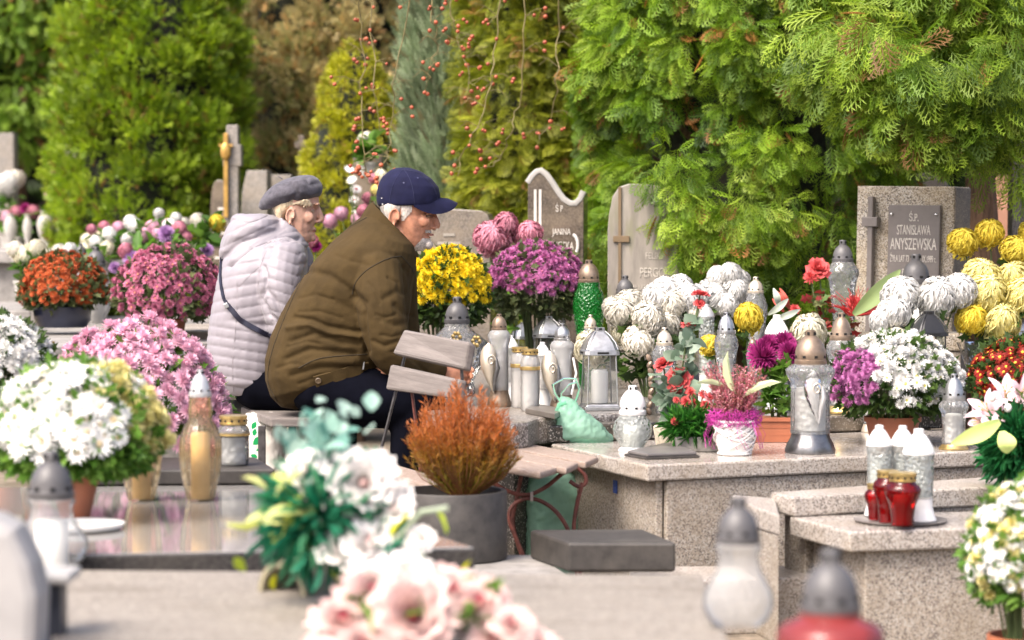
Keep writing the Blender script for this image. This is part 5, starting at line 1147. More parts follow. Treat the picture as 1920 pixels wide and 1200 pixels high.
lan2('white perforated dome lantern beside the magenta chrysanthemum', 1457, 590, 50, 8.1, st='column', cm=WHITE)
t = lan2('champagne capped lantern with braided handle behind the coral roses', 1246, 614, 50, 7.95, st='shoulder', cm=PEARL)
mb = MB()
for i in range(9): mb.ell((-.052 + .008 * math.sin(i * .4), -.02, .01 + i * .022), (.009, .008, .014), 8, 6, Matrix.Rotation(.5 if i % 2 else -.5, 3, 'Y'))
mb.obj('braided_handle', BRONZE, t)
lan2('small grey capped lantern among the cream pom flowers', 1217, 563, 30, 8.62, st='shoulder')
lan2('low lantern with dark cap at the foot of the beige headstone', 1172, 516, 56, 9.05, z=.701, st='bulb')
lan2('small bronze lantern top under the yellow pom flower', 1412, 632, 26, 8.0, st='shoulder', cm=BRONZE)
lan2('small grey perforated lantern left of the silver striped lantern', 1325, 570, 34, 8.4, st='column', cm=SILVP)
# --- step with saucer
Z3 = .306
p = on(1688, 978, Z3); t = thing('saucer', 'grey round saucer under the red lanterns on the lower step', 'saucer', p)
MB().lathe([(.105, 0), (.121, .003), (.124, .007), (.116, .0075), (.10, .005)], 48).obj('plate', mat('grey saucer', (.20, .18, .17), .5), t)
Z3 = .315
lantern('white capped mosaic lantern at the left of the saucer', 1648, 966, 796, 54, Z3, st='column')
lantern('white capped mosaic lantern in the middle of the saucer', 1692, 964, 797, 52, Z3, st='column')
lantern('white capped mosaic lantern at the right of the saucer', 1722, 976, 803, 66, Z3, st='column')
lantern('front red glass lantern with brass lid on the saucer', 1692, 985, 885, 70, Z3, st='jar', candle=REDC)
lantern('red glass lantern with brass lid behind the front red one', 1664, 979, 881, 56, Z3, st='jar', candle=REDC)
lantern('smallest red glass lantern at the left of the saucer', 1641, 974, 906, 42, Z3, st='jar', candle=REDC)
# --- left slabs
lantern('amber glass lantern with silver cap on the polished slab, standing free', 376, 938, 692, 80, .401, st='urn', candle=AMBERC, flute=20, famp=.02)
lantern('amber glass lantern half hidden behind the white daisy chrysanthemum', 265, 938, 700, 78, .401, st='urn', candle=AMBERC, flute=20, famp=.02)
lantern('small clear lantern with brass lid on the narrow dark slab', 438, 872, 778, 62, .431, st='goldjar', gm=PRESS)
lantern('dark capped clear lantern in the blurred left foreground', 97, 1062, 845, 140, .381, st='pear', gm=glass('hazy left glass', (.96, .97, .965), .25, rough=.15, blend=.12))
lantern('clear lantern with dark cap in the blurred right foreground', 1384, 1176, 930, 136, .381, st='pear', gm=glass('hazy clear glass', (.96, .97, .965), .28, rough=.15, blend=.12), candle=None)
lantern('red glass lantern with dark studded cap at the bottom edge', 1560, 0, 1030, 205, .381, Y=3.62, st='pot', gm=glass('red milky glass', (.7, .12, .12), .5, 0, 40, (.62, .12, .12)), candle=REDC)
lantern('pale lantern with dark cap behind the orange chrysanthemum', 180, 0, 462, 60, .69, Y=10.4, st='bulb', gm=FROST)
lantern('small dark capped lantern behind the orange chrysanthemum', 152, 0, 456, 34, .69, Y=10.7, st='bulb', gm=FROST)
lantern('gold ringed clear lantern at the left end of the stone slab', 90, 660, 640, 30, .66, st='goldjar', gm=PRESS)
# stone vases in the left background
for px, yb, yt, w_, lab in ((20, 452, 400, 26, 'leftmost pale stone vase on the far ledge'), (86, 455, 395, 34, 'pale stone amphora on the far ledge'), (118, 458, 390, 26, 'tall pale stone vase right on the far ledge'), (52, 452, 402, 18, 'slender pale stone vase on the far ledge')):
    p = on(px, yb, 1.0) if False else Vector((X(px, 14.3), 14.3, 1.0)); k = ppm(14.3); H_ = at(px, yt, 14.3).z - 1.0; r_ = w_ / k / 2
    tag(MB().lathe([(r_ * .6, 0), (r_ * .65, H_ * .06), (r_ * .4, H_ * .14), (r_ * .8, H_ * .4), (r_, H_ * .62), (r_ * .8, H_ * .8), (r_ * .45, H_ * .9), (r_ * .6, H_)], 20).obj('stone_vase', STV, None, p), lab, 'vase', 'stone vases on the far ledge')

# ================================================================ OTHER THINGS ON THE GRAVES
# stone book on the granite tomb
pl = poly_on([(1170, 855), (1212, 862), (1312, 858), (1262, 836)], Z1); c_ = Vector((sum(p[0] for p in pl) / 4, sum(p[1] for p in pl) / 4))
t = thing('stone_tablet', 'flat grey stone tablet lying on the granite tomb', 'stone tablet', (c_.x, c_.y, Z1))
P = [(a - c_.x, b - c_.y) for a, b in pl]
MB().prism(P, 0, .006).obj('base_plate', DCONC, t, smooth=False, bevel=.001); MB().prism(shrink(P, .008), .0065, .016).obj('tablet', mat('grey slate', (.14, .13, .125), .4, var=.1), t, smooth=False, bevel=.003)
# white saucer on the polished slab
t = thing('saucer', 'white saucer under the daisy chrysanthemum pot', 'saucer', on(150, 992, .401)); MB().lathe([(.07, 0), (.095, .004), (.10, .014), (.094, .014), (.085, .007)], 40).obj('plate', WHITEP, t)
# round planter with the orange shrub
Yp = on(850, 1046, .198).y; tp = thing('round_planter', 'round dark stone planter on the low plinth', 'planter', (X(848, Yp), Yp, .198)); k = ppm(Yp); r_ = 103 / k; h_ = 128 / k
MB().lathe([(r_ * .97, 0), (r_, .004), (r_, h_ - .004), (r_ * .985, h_), (r_ * .90, h_), (r_ * .88, h_ - .02), (r_ * .86, h_ * .7)], 64).obj('wall', [DCONC], tp)
MB().lathe([(r_ * .87, h_ * .7), (r_ * .87, h_ * .84), (r_ * .3, h_ * .88)], 40).obj('soil', mat('dry soil', (.13, .095, .065), .95, var=.4, vsc=60, bump=.8), tp)
t = thing('dry_shrub', 'rust orange feathery shrub growing in the round planter', 'shrub', (X(868, Yp), Yp, .198 + h_ * .86)); q = random.Random(12); mb = MB(); fp = []; fa = []; fc = []
Hs = 228 / k
for i in range(420):
    a = q.uniform(0, 6.28); sp = math.sqrt(q.random()); hh = Hs * (1 - .35 * sp ** 2) * q.uniform(.5, 1.0); e = Vector((math.cos(a) * sp * 108 / k, math.sin(a) * sp * 98 / k, hh)); b = Vector((math.cos(a) * .012, math.sin(a) * .012, 0)); m_ = b.lerp(e, .5) + Vector((e.x * .18, e.y * .18, 0))
    mb.tube([b, m_, e], [.0018, .0012, .0006], 4)
    for s_ in range(72):
        u = .12 + .88 * s_ / 72; w_ = b * ((1 - u) ** 2) + m_ * (2 * u * (1 - u)) + e * (u * u); fp.append(w_); dd = (e - b).normalized(); fa.append(dd * .9 + Vector((q.uniform(-1, 1), q.uniform(-1, 1), q.uniform(-.3, .8))))
        g0, g1 = Vector((.20, .19, .02)), Vector((.46, .14, .035)); mix = min(1, max(0, (w_.z / Hs - .12) * 2.2 + q.uniform(-.25, .25))); fc.append(g0.lerp(g1, mix) * q.uniform(.7, 1.25))
mb.obj('stems', mat('rusty stem', (.22, .09, .03), .8), t)
fp = np.array(fp); n = len(fp); gg = np.random.default_rng(2); M3 = frames(rows(np.array(fa)), rows(gg.normal(0, 1, (n, 3)))) * (.020 * gg.uniform(.6, 1.2, n))[:, None, None]
V6 = leaf_tpl(.10, False); tri = (np.array([(0, 0, 0), (.5, .065, 0), (1, 0, 0), (.5, -.065, 0)]), np.array([(0, 1, 2), (0, 2, 3)]))
tag(scatter('foliage', tri[0], tri[1], M3, fp, np.array([tuple(c) for c in fc]), LEAF, t), kind='stuff')

# bench with backrest (slats, posts, planks, curly iron legs each their own piece)
Zs = .42; tb = thing('wooden_bench', 'weathered bench with slatted back and curly rust red iron legs', 'bench', (on(1010, 884, Zs).x, on(1010, 884, Zs).y, 0)); o = tb.location
def plank(pts4, z, th, name='seat_plank', m=SEATW, bev=.007):
    pl = poly_on(pts4, z); cx = sum(p[0] for p in pl) / 4; cy_ = sum(p[1] for p in pl) / 4; ang = math.atan2(pl[1][1] - pl[2][1], pl[1][0] - pl[2][0])
    P = [Matrix.Rotation(-ang, 2) @ Vector((a - cx, b - cy_)) for a, b in pl]
    ob = MB().prism([tuple(p) for p in P], -th, 0).obj(name, m, tb, (cx - o.x, cy_ - o.y, z), smooth=False, bevel=bev); ob.rotation_euler = (0, 0, ang); return ob
# near-right ends of planks; the bench runs up-left away from the camera
for qd in ([(1012, 886), (1045, 876), (850, 839), (817, 849)], [(1062, 878), (1084, 867), (889, 830), (867, 841)], [(1098, 867), (1122, 856), (927, 819), (903, 830)]): plank(qd, Zs, .02)
plank([(690, 876), (870, 930), (900, 915), (712, 862)], .36, .028)
def px3(pts, Y0, dy=0): return [at(a, b, Y0 + dy) - o for a, b in pts]
Yl = 6.88
def curl(pts, n_=5):
    P = [Vector((a, b)) for a, b in pts]; out = []
    for i in range(len(P) - 1):
        p0, p1, p2, p3 = P[max(i - 1, 0)], P[i], P[i + 1], P[min(i + 2, len(P) - 1)]
        for s_ in range(n_):
            u = s_ / n_; out.append(.5 * ((2 * p1) + (-p0 + p2) * u + (2 * p0 - 5 * p1 + 4 * p2 - p3) * u * u + (-p0 + 3 * p1 - 3 * p2 + p3) * u ** 3))
    out.append(P[-1]); return [(v.x, v.y) for v in out]
MB().tube(px3(curl([(925, 905), (955, 922), (990, 928), (1025, 912), (1052, 890), (1075, 876), (1095, 888), (1098, 905), (1085, 912), (1068, 902)]), Yl), .0062, 10).obj('iron_scroll', IRON, tb)
MB().tube(px3(curl([(1092, 905), (1082, 945), (1076, 990), (1080, 1060), (1090, 1140)]), Yl), .0062, 10).obj('iron_leg', IRON, tb)
MB().tube(px3(curl([(1015, 1140), (988, 1060), (968, 1010), (955, 975), (960, 950), (985, 935), (1015, 940), (1045, 962), (1068, 1000), (1085, 1060), (1095, 1140)]), Yl), .0062, 10).obj('iron_arch', IRON, tb)
MB().tube(px3(curl([(978, 890), (970, 930), (962, 985), (985, 1060), (1002, 1110)]), Yl, .2), .0062, 10).obj('iron_leg', IRON, tb)
MB().box(at(997, 931, Yl - .008) - o, (.008, .012, .026)).obj('clamp', mat('pale paint', (.5, .42, .38), .6), tb, smooth=False)
def backslat(c4, Ya, Yb, th=.03):
    a, b, c_, d = c4; v = [at(*a, Ya) - o, at(*b, Yb) - o, at(*c_, Yb) - o, at(*d, Ya) - o]; nrm = (v[1] - v[0]).cross(v[3] - v[0]).normalized()
    if nrm.y < 0: nrm = -nrm
    c0 = sum(v, Vector()) / 4; xax = (v[1] - v[0]).normalized(); rt_ = Matrix((xax, nrm, xax.cross(nrm))).transposed(); inv = rt_.inverted()
    L_ = [inv @ (p - c0) for p in v] + [inv @ (p + nrm * th - c0) for p in v]
    ob = MB().add(L_, [(0, 1, 2, 3), (7, 6, 5, 4), (1, 0, 4, 5), (2, 1, 5, 6), (3, 2, 6, 7), (0, 3, 7, 4)]).obj('back_slat', SLAT, tb, c0, smooth=False, bevel=.008)
    ob.rotation_mode = 'QUATERNION'; ob.rotation_quaternion = rt_.to_quaternion(); return ob
backslat([(757, 617), (878, 640), (869, 692), (735, 662)], 7.42, 7.05)
backslat([(731, 683), (861, 712), (855, 748), (722, 730)], 7.42, 7.05)
MB().tube(px3([(704, 885), (742, 735), (766, 640)], 7.44), .010, 8, flat=.5).obj('iron_post', DARKIRON, tb)
MB().tube(px3([(790, 900), (778, 780), (771, 725)], 7.36), .010, 8, flat=.5).obj('iron_post', IRON, tb)
MB().tube(px3([(905, 890), (872, 780), (862, 650)], 7.12), .010, 8, flat=.5).obj('iron_post', DARKIRON, tb)

# plain bench under the couple
Zb = .47; tb2 = thing('wooden_bench', 'plain plank bench with dark metal legs under the seated couple', 'bench', (X(560, 8.1), 8.1, 0)); o = tb2.location
pl = [(at(448, 748, 8.35).x, 8.40), (at(516, 770, 8.0).x, 7.86), (.02, 7.92), (.02, 8.46)]
mb = MB()
for k_ in range(3):
    a0 = [Vector(pl[0]).lerp(Vector(pl[1]), u) for u in (k_ / 3 + .008, (k_ + 1) / 3 - .008)]; b0 = [Vector(pl[3]).lerp(Vector(pl[2]), u) for u in (k_ / 3 + .008, (k_ + 1) / 3 - .008)]
    pp = [a0[1], b0[1], b0[0], a0[0]]; cc_ = sum((Vector(x) for x in pp), Vector((0, 0))) / 4
    MB().prism([tuple(x - cc_) for x in pp], -.03, 0).obj('seat_plank', SLAT, tb2, (cc_.x - o.x, cc_.y - o.y, Zb), smooth=False, bevel=.005)
for x_, y_ in ((at(492, 780, 7.95).x, 7.93), (at(478, 780, 8.3).x, 8.32), (at(548, 780, 8.2).x, 8.2), (-.05, 7.97), (-.05, 8.4)):
    MB().box((x_ - o.x, y_ - o.y, .22), (.024, .018, .44)).obj('leg', DARKIRON, tb2, smooth=False, bevel=.002)

# plastic bags
def bag(label, secs, Y, m, handles=None, seed=1, name='plastic_bag', amp=.007, vox=.005):
    """crumpled bag: stacked ovals through outline pixels fused into one creased skin"""
    mb = MB().rings([oval(B, F, Y, ry, 24, 2.6) for B, F, ry in secs]); L_ = [at(*s_[0], Y) for s_ in secs]; z0_ = min(p.z for p in L_)
    t = thing(name, label, 'bag', ((L_[0].x + at(*secs[0][1], Y).x) / 2, Y, z0_))
    def cre(co, nm):
        f = amp * lump(co, 60, seed)
        return f + amp * .9 * np.abs(lump(co, 110, seed + 1)) - amp * .5 * np.abs(lump(co * np.array([1, 1, .25]), 240, seed + 2))
    o_ = fuse(mb, vox, 1, 'sack', m, t, t.location, .5, cre)
    if handles:
        for h in handles: MB().tube([at(a, b, Y + dy_) - t.location for a, b, dy_ in h], .012, 8, flat=.3).obj('handle', m, t)
    return t, o_
GBAG = glass('mint green plastic film', (.70, .98, .84), .55, .35, 25, (.56, .95, .75), rough=.2, blend=.12)
WBAG = mat('white paper bag', (.66, .63, .58), .6, var=.06, vsc=12, bump=.25, bsc=25)
bag('mint green plastic bag with tied handles on the granite tomb corner', [((1036, 830), (1150, 828), .045), ((1034, 818), (1146, 816), .07), ((1039, 798), (1128, 796), .075), ((1045, 778), (1106, 778), .055), ((1046, 760), (1088, 764), .036), ((1050, 744), (1078, 748), .018)], 7.55, GBAG,
    [[(1056, 762, 0), (1040, 738, -.01), (1036, 722, 0), (1058, 709, .01), (1080, 710, 0), (1087, 730, 0), (1080, 752, 0), (1066, 768, 0)], [(1054, 758, .03), (1052, 738, .035), (1068, 720, .035), (1084, 716, .03)], [(1046, 770, -.02), (1050, 758, -.03), (1062, 756, -.03)]], 3)
bag('mint green plastic bag full of flowers standing under the curly bench', [((990, 1086), (1086, 1086), .08), ((984, 1070), (1092, 1070), .10), ((984, 980), (1093, 980), .10), ((982, 920), (1092, 920), .095), ((990, 890), (1086, 888), .07), ((1000, 880), (1070, 880), .03)], 7.46, GBAG, None, 5)
t, sack = bag('white paper shopping bag with green leaf print under the bench', [((452, 898), (532, 898), .07), ((450, 890), (534, 890), .08), ((452, 830), (536, 830), .075), ((456, 785), (538, 785), .05), ((462, 774), (534, 774), .03)], 8.14, WBAG, None, 7, name='shopping_bag', amp=.003)
GRP = mat('green printed leaf', (.0, .30, .08), .5)
for a, b, r_, sz in ((472, 805, 60, 17), (476, 818, 80, 15), (484, 820, 30, 8), (474, 834, 40, 24), (462, 848, 120, 12), (480, 845, 20, 9), (470, 853, -20, 14)):
    sz_ = sz / ppm(8.0); v = [Vector((LF_OV[0][i][0] * sz_, 0, LF_OV[0][i][1] * sz_ * 1.2)) for i in range(8)]; rm = Matrix.Rotation(-R(r_), 3, 'Y')
    MB().add([rm @ x for x in v], [tuple(range(8))]).obj('printed_leaf', GRP, sack, at(a, b, 8.052) - t.location, smooth=False)
bag('second white bag farther right under the couple bench', [((548, 898), (606, 898), .06), ((546, 890), (610, 890), .07), ((550, 820), (606, 820), .06), ((556, 780), (600, 780), .035), ((562, 770), (590, 770), .02)], 8.3, WBAG, None, 9, name='shopping_bag', amp=.004)
# arched clay ridge tile and pale marker in the foreground
t = thing('clay_trough', 'arched pale clay trough lying in the blurred foreground', 'trough', on(575, 1105, .381)); mb = MB(); v = []
for r_ in (.062, .050):
    for y_ in (-.07, .07): v.append([(r_ * math.cos(a) , y_, r_ * math.sin(a)) for a in np.linspace(0, math.pi, 15)])
n = 15; mb.add([p for ring in v for p in ring], [(i, i + 1, n + i + 1, n + i) for i in range(n - 1)] + [(2 * n + i + 1, 2 * n + i, 3 * n + i, 3 * n + i + 1) for i in range(n - 1)] + [(i + 1, i, 2 * n + i, 2 * n + i + 1) for i in range(n - 1)] + [(n + i, n + i + 1, 3 * n + i + 1, 3 * n + i) for i in range(n - 1)])
ob = mb.obj('shell', mat('greenish clay', (.24, .215, .14), .6), t); t.rotation_euler = (0, 0, R(-38))
Yf = 3.9; t = thing('stone_marker', 'pale grey stone marker blurred in the lower left corner', 'stone marker', (X(40, Yf), Yf, .30)); k = ppm(Yf)
ol = [(-140, 1330), (75, 1330), (85, 1110), (72, 1050), (40, 985), (0, 965), (-140, 960)]; pts = [at(a, b, Yf) - t.location for a, b in ol]
v = [(p.x, -.06, p.z) for p in pts] + [(p.x, .06, p.z) for p in pts]; n = len(pts)
MB().add(v, [tuple(range(n)), tuple(range(n, 2 * n))[::-1]] + [((i + 1) % n, i, n + i, n + (i + 1) % n) for i in range(n)]).obj('stone', mat('pale grey stone', (.34, .33, .325), .7, var=.08), t, smooth=False, bevel=.02)
MB().box(at(104, 1200, Yf + .2) - t.location, (.032, .06, .20)).obj('dark_side', mat('dark blue grey stone', (.03, .033, .045), .4), t, smooth=False, bevel=.004)
MB().box(at(100, 1078, Yf + .2) - t.location, (.075, .12, .016)).obj('ledge', mat('pale ledge', (.36, .35, .34), .6), t, smooth=False, bevel=.005)
# dry leaves and needles on the ground by the bench
g_ = np.random.default_rng(4); n = 500; pos = np.c_[g_.uniform(-.12, .2, n), g_.uniform(7.3, 8.6, n), g_.uniform(.004, .012, n)]
o_ = leaves('fallen_leaves', None, LF_OV, pos, np.c_[g_.normal(0, 1, (n, 2)), np.zeros(n)], .028, [(.30, .20, .10), (.38, .28, .16), (.22, .13, .06)], 4, up=2)
tag(o_, 'dry fallen leaves and needles on the ground by the bench legs', 'fallen leaves', kind='stuff')
SKIN = mat('weathered skin', (.47, .22, .135), .5, var=.16, vsc=45, bump=.16, bsc=260, sub=.12, spec=.35)
SKINW = mat('pale aged skin', (.56, .33, .24), .5, var=.12, vsc=45, bump=.14, bsc=260, sub=.12, spec=.35)
LIP = mat('lip', (.38, .14, .11), .45)
EYEW = mat('eye', (.34, .27, .23), .3); EYED = mat('dark eyelid', (.10, .05, .035), .6)
HAIRG = mat('grey white hair', (.42, .38, .34), .55, var=.35, vsc=70, bump=.9, bsc=160, stretch=(1, 1, .25), sheen=.2)
HAIRB = mat('pale blond hair', (.62, .50, .33), .5, var=.28, vsc=70, bump=.9, bsc=160, stretch=(1, 1, .3), sheen=.2)
BEARD = mat('white stubble beard', (.56, .50, .45), .7, var=.25, vsc=180, bump=.8, bsc=300)
OLIVEJ = mat('olive brown twill', (.050, .032, .011), .9, var=.16, vsc=9, bump=.45, bsc=42, sheen=.0, spec=.2)
COLLAR = mat('dark corduroy lining', (.05, .036, .018), .9, var=.15, vsc=40, bump=.3, bsc=300)
SEAM = mat('dark seam', (.025, .017, .007), .9)
LILACJ = mat('pale lilac quilted nylon', (.255, .236, .262), .55, var=.05, vsc=6, bump=.10, bsc=60, sheen=.15)
LSEAM = mat('quilt stitch', (.26, .23, .245), .8)
NAVYT = mat('navy black trousers', (.0032, .0036, .007), .95, var=.2, vsc=12, spec=.05)
NAVYC = mat('navy cotton cap', (.0085, .0095, .034), .9, var=.14, vsc=30, bump=.15, bsc=400, sheen=.04, spec=.2)
FELT = mat('grey felt beret', (.088, .084, .10), .95, var=.2, vsc=60, bump=.5, bsc=300, sheen=.2, spec=.2)
STRAP = mat('navy leather strap', (.014, .015, .032), .4, var=.2, vsc=40, bump=.1)
SHOE = mat('black shoe', (.015, .014, .014), .45)

def head_rings(sl, Y, narrow=.3, tilt=0): return [oval((b, y + (.06 * (b - f)) * tilt), (f, y), Y, hw, 28, 2.15, narrow=narrow) for y, f, b, hw in sl]
def ear(mb, px, py, Y, hw, h, rot=.15):
    c_ = at(px, py, Y) + Vector((0, -hw, 0)); rm = Matrix.Rotation(rot, 3, 'Y'); k = h / 2
    mb.ell(c_ + Vector((.0, .004, 0)), (k * .5, .006, k * .85), 14, 8, rm)
    mb.tube([c_ + rm @ Vector((k * .55 * math.cos(a), -.005, k * .95 * math.sin(a))) for a in np.linspace(-.3, 4.2, 14)], [.0035] * 13 + [.003], 8)
    mb.ell(c_ + rm @ Vector((k * .1, -.002, -k * .95)), (.006, .005, .008), 10, 6)
    mb.ell(c_ + rm @ Vector((k * .45, -.004, -.003)), (.0035, .004, .006), 8, 6)
def hand(mb, w_, dirv, side, s_=1.0, curlf=.6):
    """palm and five separate bent fingers; w_ wrist point, dirv pointing direction, side = thumb direction"""
    d = Vector(dirv).normalized(); sd = Vector(side); sd = (sd - d * sd.dot(d)).normalized(); nn = d.cross(sd).normalized()
    if nn.z > 0: nn = -nn
    pc = w_ + d * .045 * s_
    mb.ell(pc, (.047 * s_, .038 * s_, .014 * s_), 14, 8, Matrix((d, sd, d.cross(sd))).transposed())
    mb.tube([w_ - d * .03, w_ + d * .02], [.024 * s_, .026 * s_], 12)
    for i, L_ in enumerate((.072, .080, .074, .058)):
        b = w_ + d * (.080 * s_) + sd * ((.028 - .019 * i) * s_); p = [b - d * .02]; a = 0; cur = b; p.append(cur)
        for seg_ in (.46, .32, .22): a += curlf * (.8 + .12 * i); cur = cur + (d * math.cos(a) + nn * math.sin(a)) * (L_ * seg_ * s_); p.append(cur)
        mb.tube(p, [.0090 * s_, .0088 * s_, .0082 * s_, .0074 * s_, .0055 * s_], 8)
    b = w_ + d * .022 * s_ + sd * .028 * s_; e1 = b + (d * .6 + sd * .7).normalized() * .034 * s_; e2 = e1 + (d * .85 + sd * .1 + nn * .45).normalized() * .028 * s_; mb.tube([b - sd * .014, b, e1, e2], [.011 * s_, .0115 * s_, .0095 * s_, .007 * s_], 8)

# ------------------------------------------------------------------ the man
YM = 8.0
pm_ = thing('person', 'seated person in olive brown jacket and navy cap, leaning forward', 'person', (X(640, YM), YM, 0)); OM = pm_.location
# body: head, neck, torso, arms with hands and legs as one surface
b = MB()
b.rings(head_rings([(330, 780, 738, .036), (342, 798, 726, .058), (356, 808, 718, .070), (372, 814, 716, .074), (384, 816, 717, .0755), (393, 815, 720, .076), (402, 811, 725, .074), (412, 812, 731, .072), (422, 811, 737, .069), (430, 808, 741, .066), (438, 806, 744, .062), (446, 803, 748, .058), (454, 803, 752, .052), (462, 799, 757, .043), (469, 791, 764, .030)], YM, .34))
limb(b, [(765, 420, 0), (735, 462, 0), (705, 500, 0)], YM, [.056, .062, .075])
b.tube([at(812, 396, YM), at(816, 409, YM), at(820, 421, YM), at(819, 428, YM)], [.007, .0095, .0112, .0095], 12)
for s_ in (-1, 1):
    b.ell(at(813, 428, YM + s_ * .013), (.010, .008, .008), 10, 8); b.ell(at(812, 391, YM + s_ * .030), (.012, .024, .008), 12, 8); b.ell(at(794, 414, YM + s_ * .050), (.022, .012, .020), 12, 8)
b.ell(at(803, 459, YM), (.014, .022, .014), 12, 8)
b.ell(at(805, 437, YM), (.008, .022, .006), 12, 8); b.ell(at(803, 446, YM), (.008, .020, .006), 12, 8)
b.rings([oval(B, F, YM, ry) for B, F, ry in (((525, 745), (690, 715), .13), ((515, 690), (745, 640), .17), ((530, 620), (755, 580), .17), ((570, 540), (765, 520), .18), ((640, 460), (765, 470), .14), ((690, 430), (760, 455), .07))])
for s_ in (-1, 1):
    limb(b, [(716, 512, s_ * .17), (720, 580, s_ * .21), (738, 655, s_ * .20), (785, 682, s_ * .13), (818, 692, s_ * .075)], YM, [.05, .045, .04, .033, .026])
    limb(b, [(620, 725, s_ * .09), (710, 728, s_ * .12), (800, 732, s_ * .13), (796, 850, s_ * .12), (780, 1000, s_ * .11)], YM, [.08, .075, .055, .045, .035])
    hand(b, at(822, 692, YM + s_ * .065), (1, -s_ * .35 + .15, -.15), (0, -s_ * .3, 1), 1.0, .55)
def post_man(co, nm): 
    u, v = pix(co); f = np.zeros(len(co)); hd = (v < 470) & (u > 730)
    for pl, w_, a in ([((812, 430), (800, 436), (792, 446)), 2.5, -.0022], [((790, 400), (782, 396), (776, 392)), 1.5, -.0012], [((790, 404), (780, 405), (772, 404)), 1.5, -.001], [((797, 442), (806, 441)), 1.6, -.0035], [((780, 425), (788, 440), (786, 455)), 3, -.0016], [((803, 404), (812, 402)), 4.5, -.005], [((770, 440), (776, 455)), 3, -.0012]):
        f += np.where(hd, a * np.exp(-(seg_dist(u, v, pl) / w_) ** 2), 0)
    return f + np.where(hd, .0006 * lump(co, 260, 3), 0)
ear(b, 741, 408, YM, .079, .058)
body = fuse(b, .0034, 4, 'body', SKIN, pm_, OM, .45, post_man); body_m = body
for s_ in (-1, 1):
    MB().ell(at(801, 403, YM + s_ * .030) - OM, (.010, .0095, .0085), 12, 8).obj('eyeball', EYEW, body)
    MB().tube([at(810, 402, YM + s_ * .026) - OM, at(805, 400, YM + s_ * .041) - OM, at(797, 403, YM + s_ * .047) - OM], [.002, .003, .0015], 6).obj('eyelid', SKIN, body)
    MB().tube([at(811, 404.5, YM + s_ * .026) - OM, at(806, 404, YM + s_ * .0415) - OM, at(799, 405, YM + s_ * .0465) - OM], [.001, .0016, .001], 6).obj('lash_line', EYED, body)
    MB().tube([at(815, 394, YM + s_ * .018) - OM, at(810, 391, YM + s_ * .036) - OM, at(800, 393, YM + s_ * .05) - OM], [.002, .0036, .002], 6).obj('eyebrow', HAIRG, body)
MB().tube([at(803, 441, YM - .026) - OM, at(809, 440.5, YM - .014) - OM, at(811.5, 440, YM) - OM, at(809, 440.5, YM + .014) - OM], [.0015, .0032, .0036, .0025], 8).obj('lips', LIP, body)
# hair and beard
hb = MB(); hb.rings(head_rings([(366, 770, 722, .068), (378, 778, 716, .0765), (386, 776, 712, .0800), (398, 764, 715, .0785), (410, 746, 721, .073), (420, 738, 728, .062), (430, 738, 734, .04)], YM, .0))
hr = fuse(hb, .004, 2, 'hair', HAIRG, pm_, OM, .5, lambda co, nm: .0016 * lump(co, 420, 5) + .001 * lump(co, 900, 6))
def pelt(src, name, m, parent, sel, off, noise, seed):
    """short hair growing on the body: the chosen skin faces lifted along their normals with fine noise"""
    me = src.data; n = len(me.vertices); co = np.empty(n * 3); me.vertices.foreach_get('co', co); co = co.reshape(-1, 3); nm = np.empty(n * 3); me.vertices.foreach_get('normal', nm); nm = nm.reshape(-1, 3)
    u, v = pix(co + np.array(parent.location)); ok = sel(u, v); w_ = co + nm * (off + noise * lump(co, 500, seed) + noise * .7 * lump(co, 1300, seed + 1))[:, None]
    fs = [tuple(p.vertices) for p in me.polygons if all(ok[i] for i in p.vertices)]; used = sorted({i for f in fs for i in f}); ix = {k: i for i, k in enumerate(used)}
    return MB().add([w_[i] for i in used], [tuple(ix[i] for i in f) for f in fs]).obj(name, m, parent, angle=180)
pelt(body_m, 'beard', BEARD, pm_, lambda u, v: ((u > 766) & (v > 445) & (v < 480) & (u + (v - 446) * .9 > 791)) | ((v > 430.5) & (v < 437.5) & (u > 796) & (u < 830)), .0022, .0011, 8)
pelt(body_m, 'sideburn', HAIRG, pm_, lambda u, v: (u > 752) & (u < 773 - np.maximum(0, v - 396) * .8) & (v > 378) & (v < 414), .0022, .0012, 18)
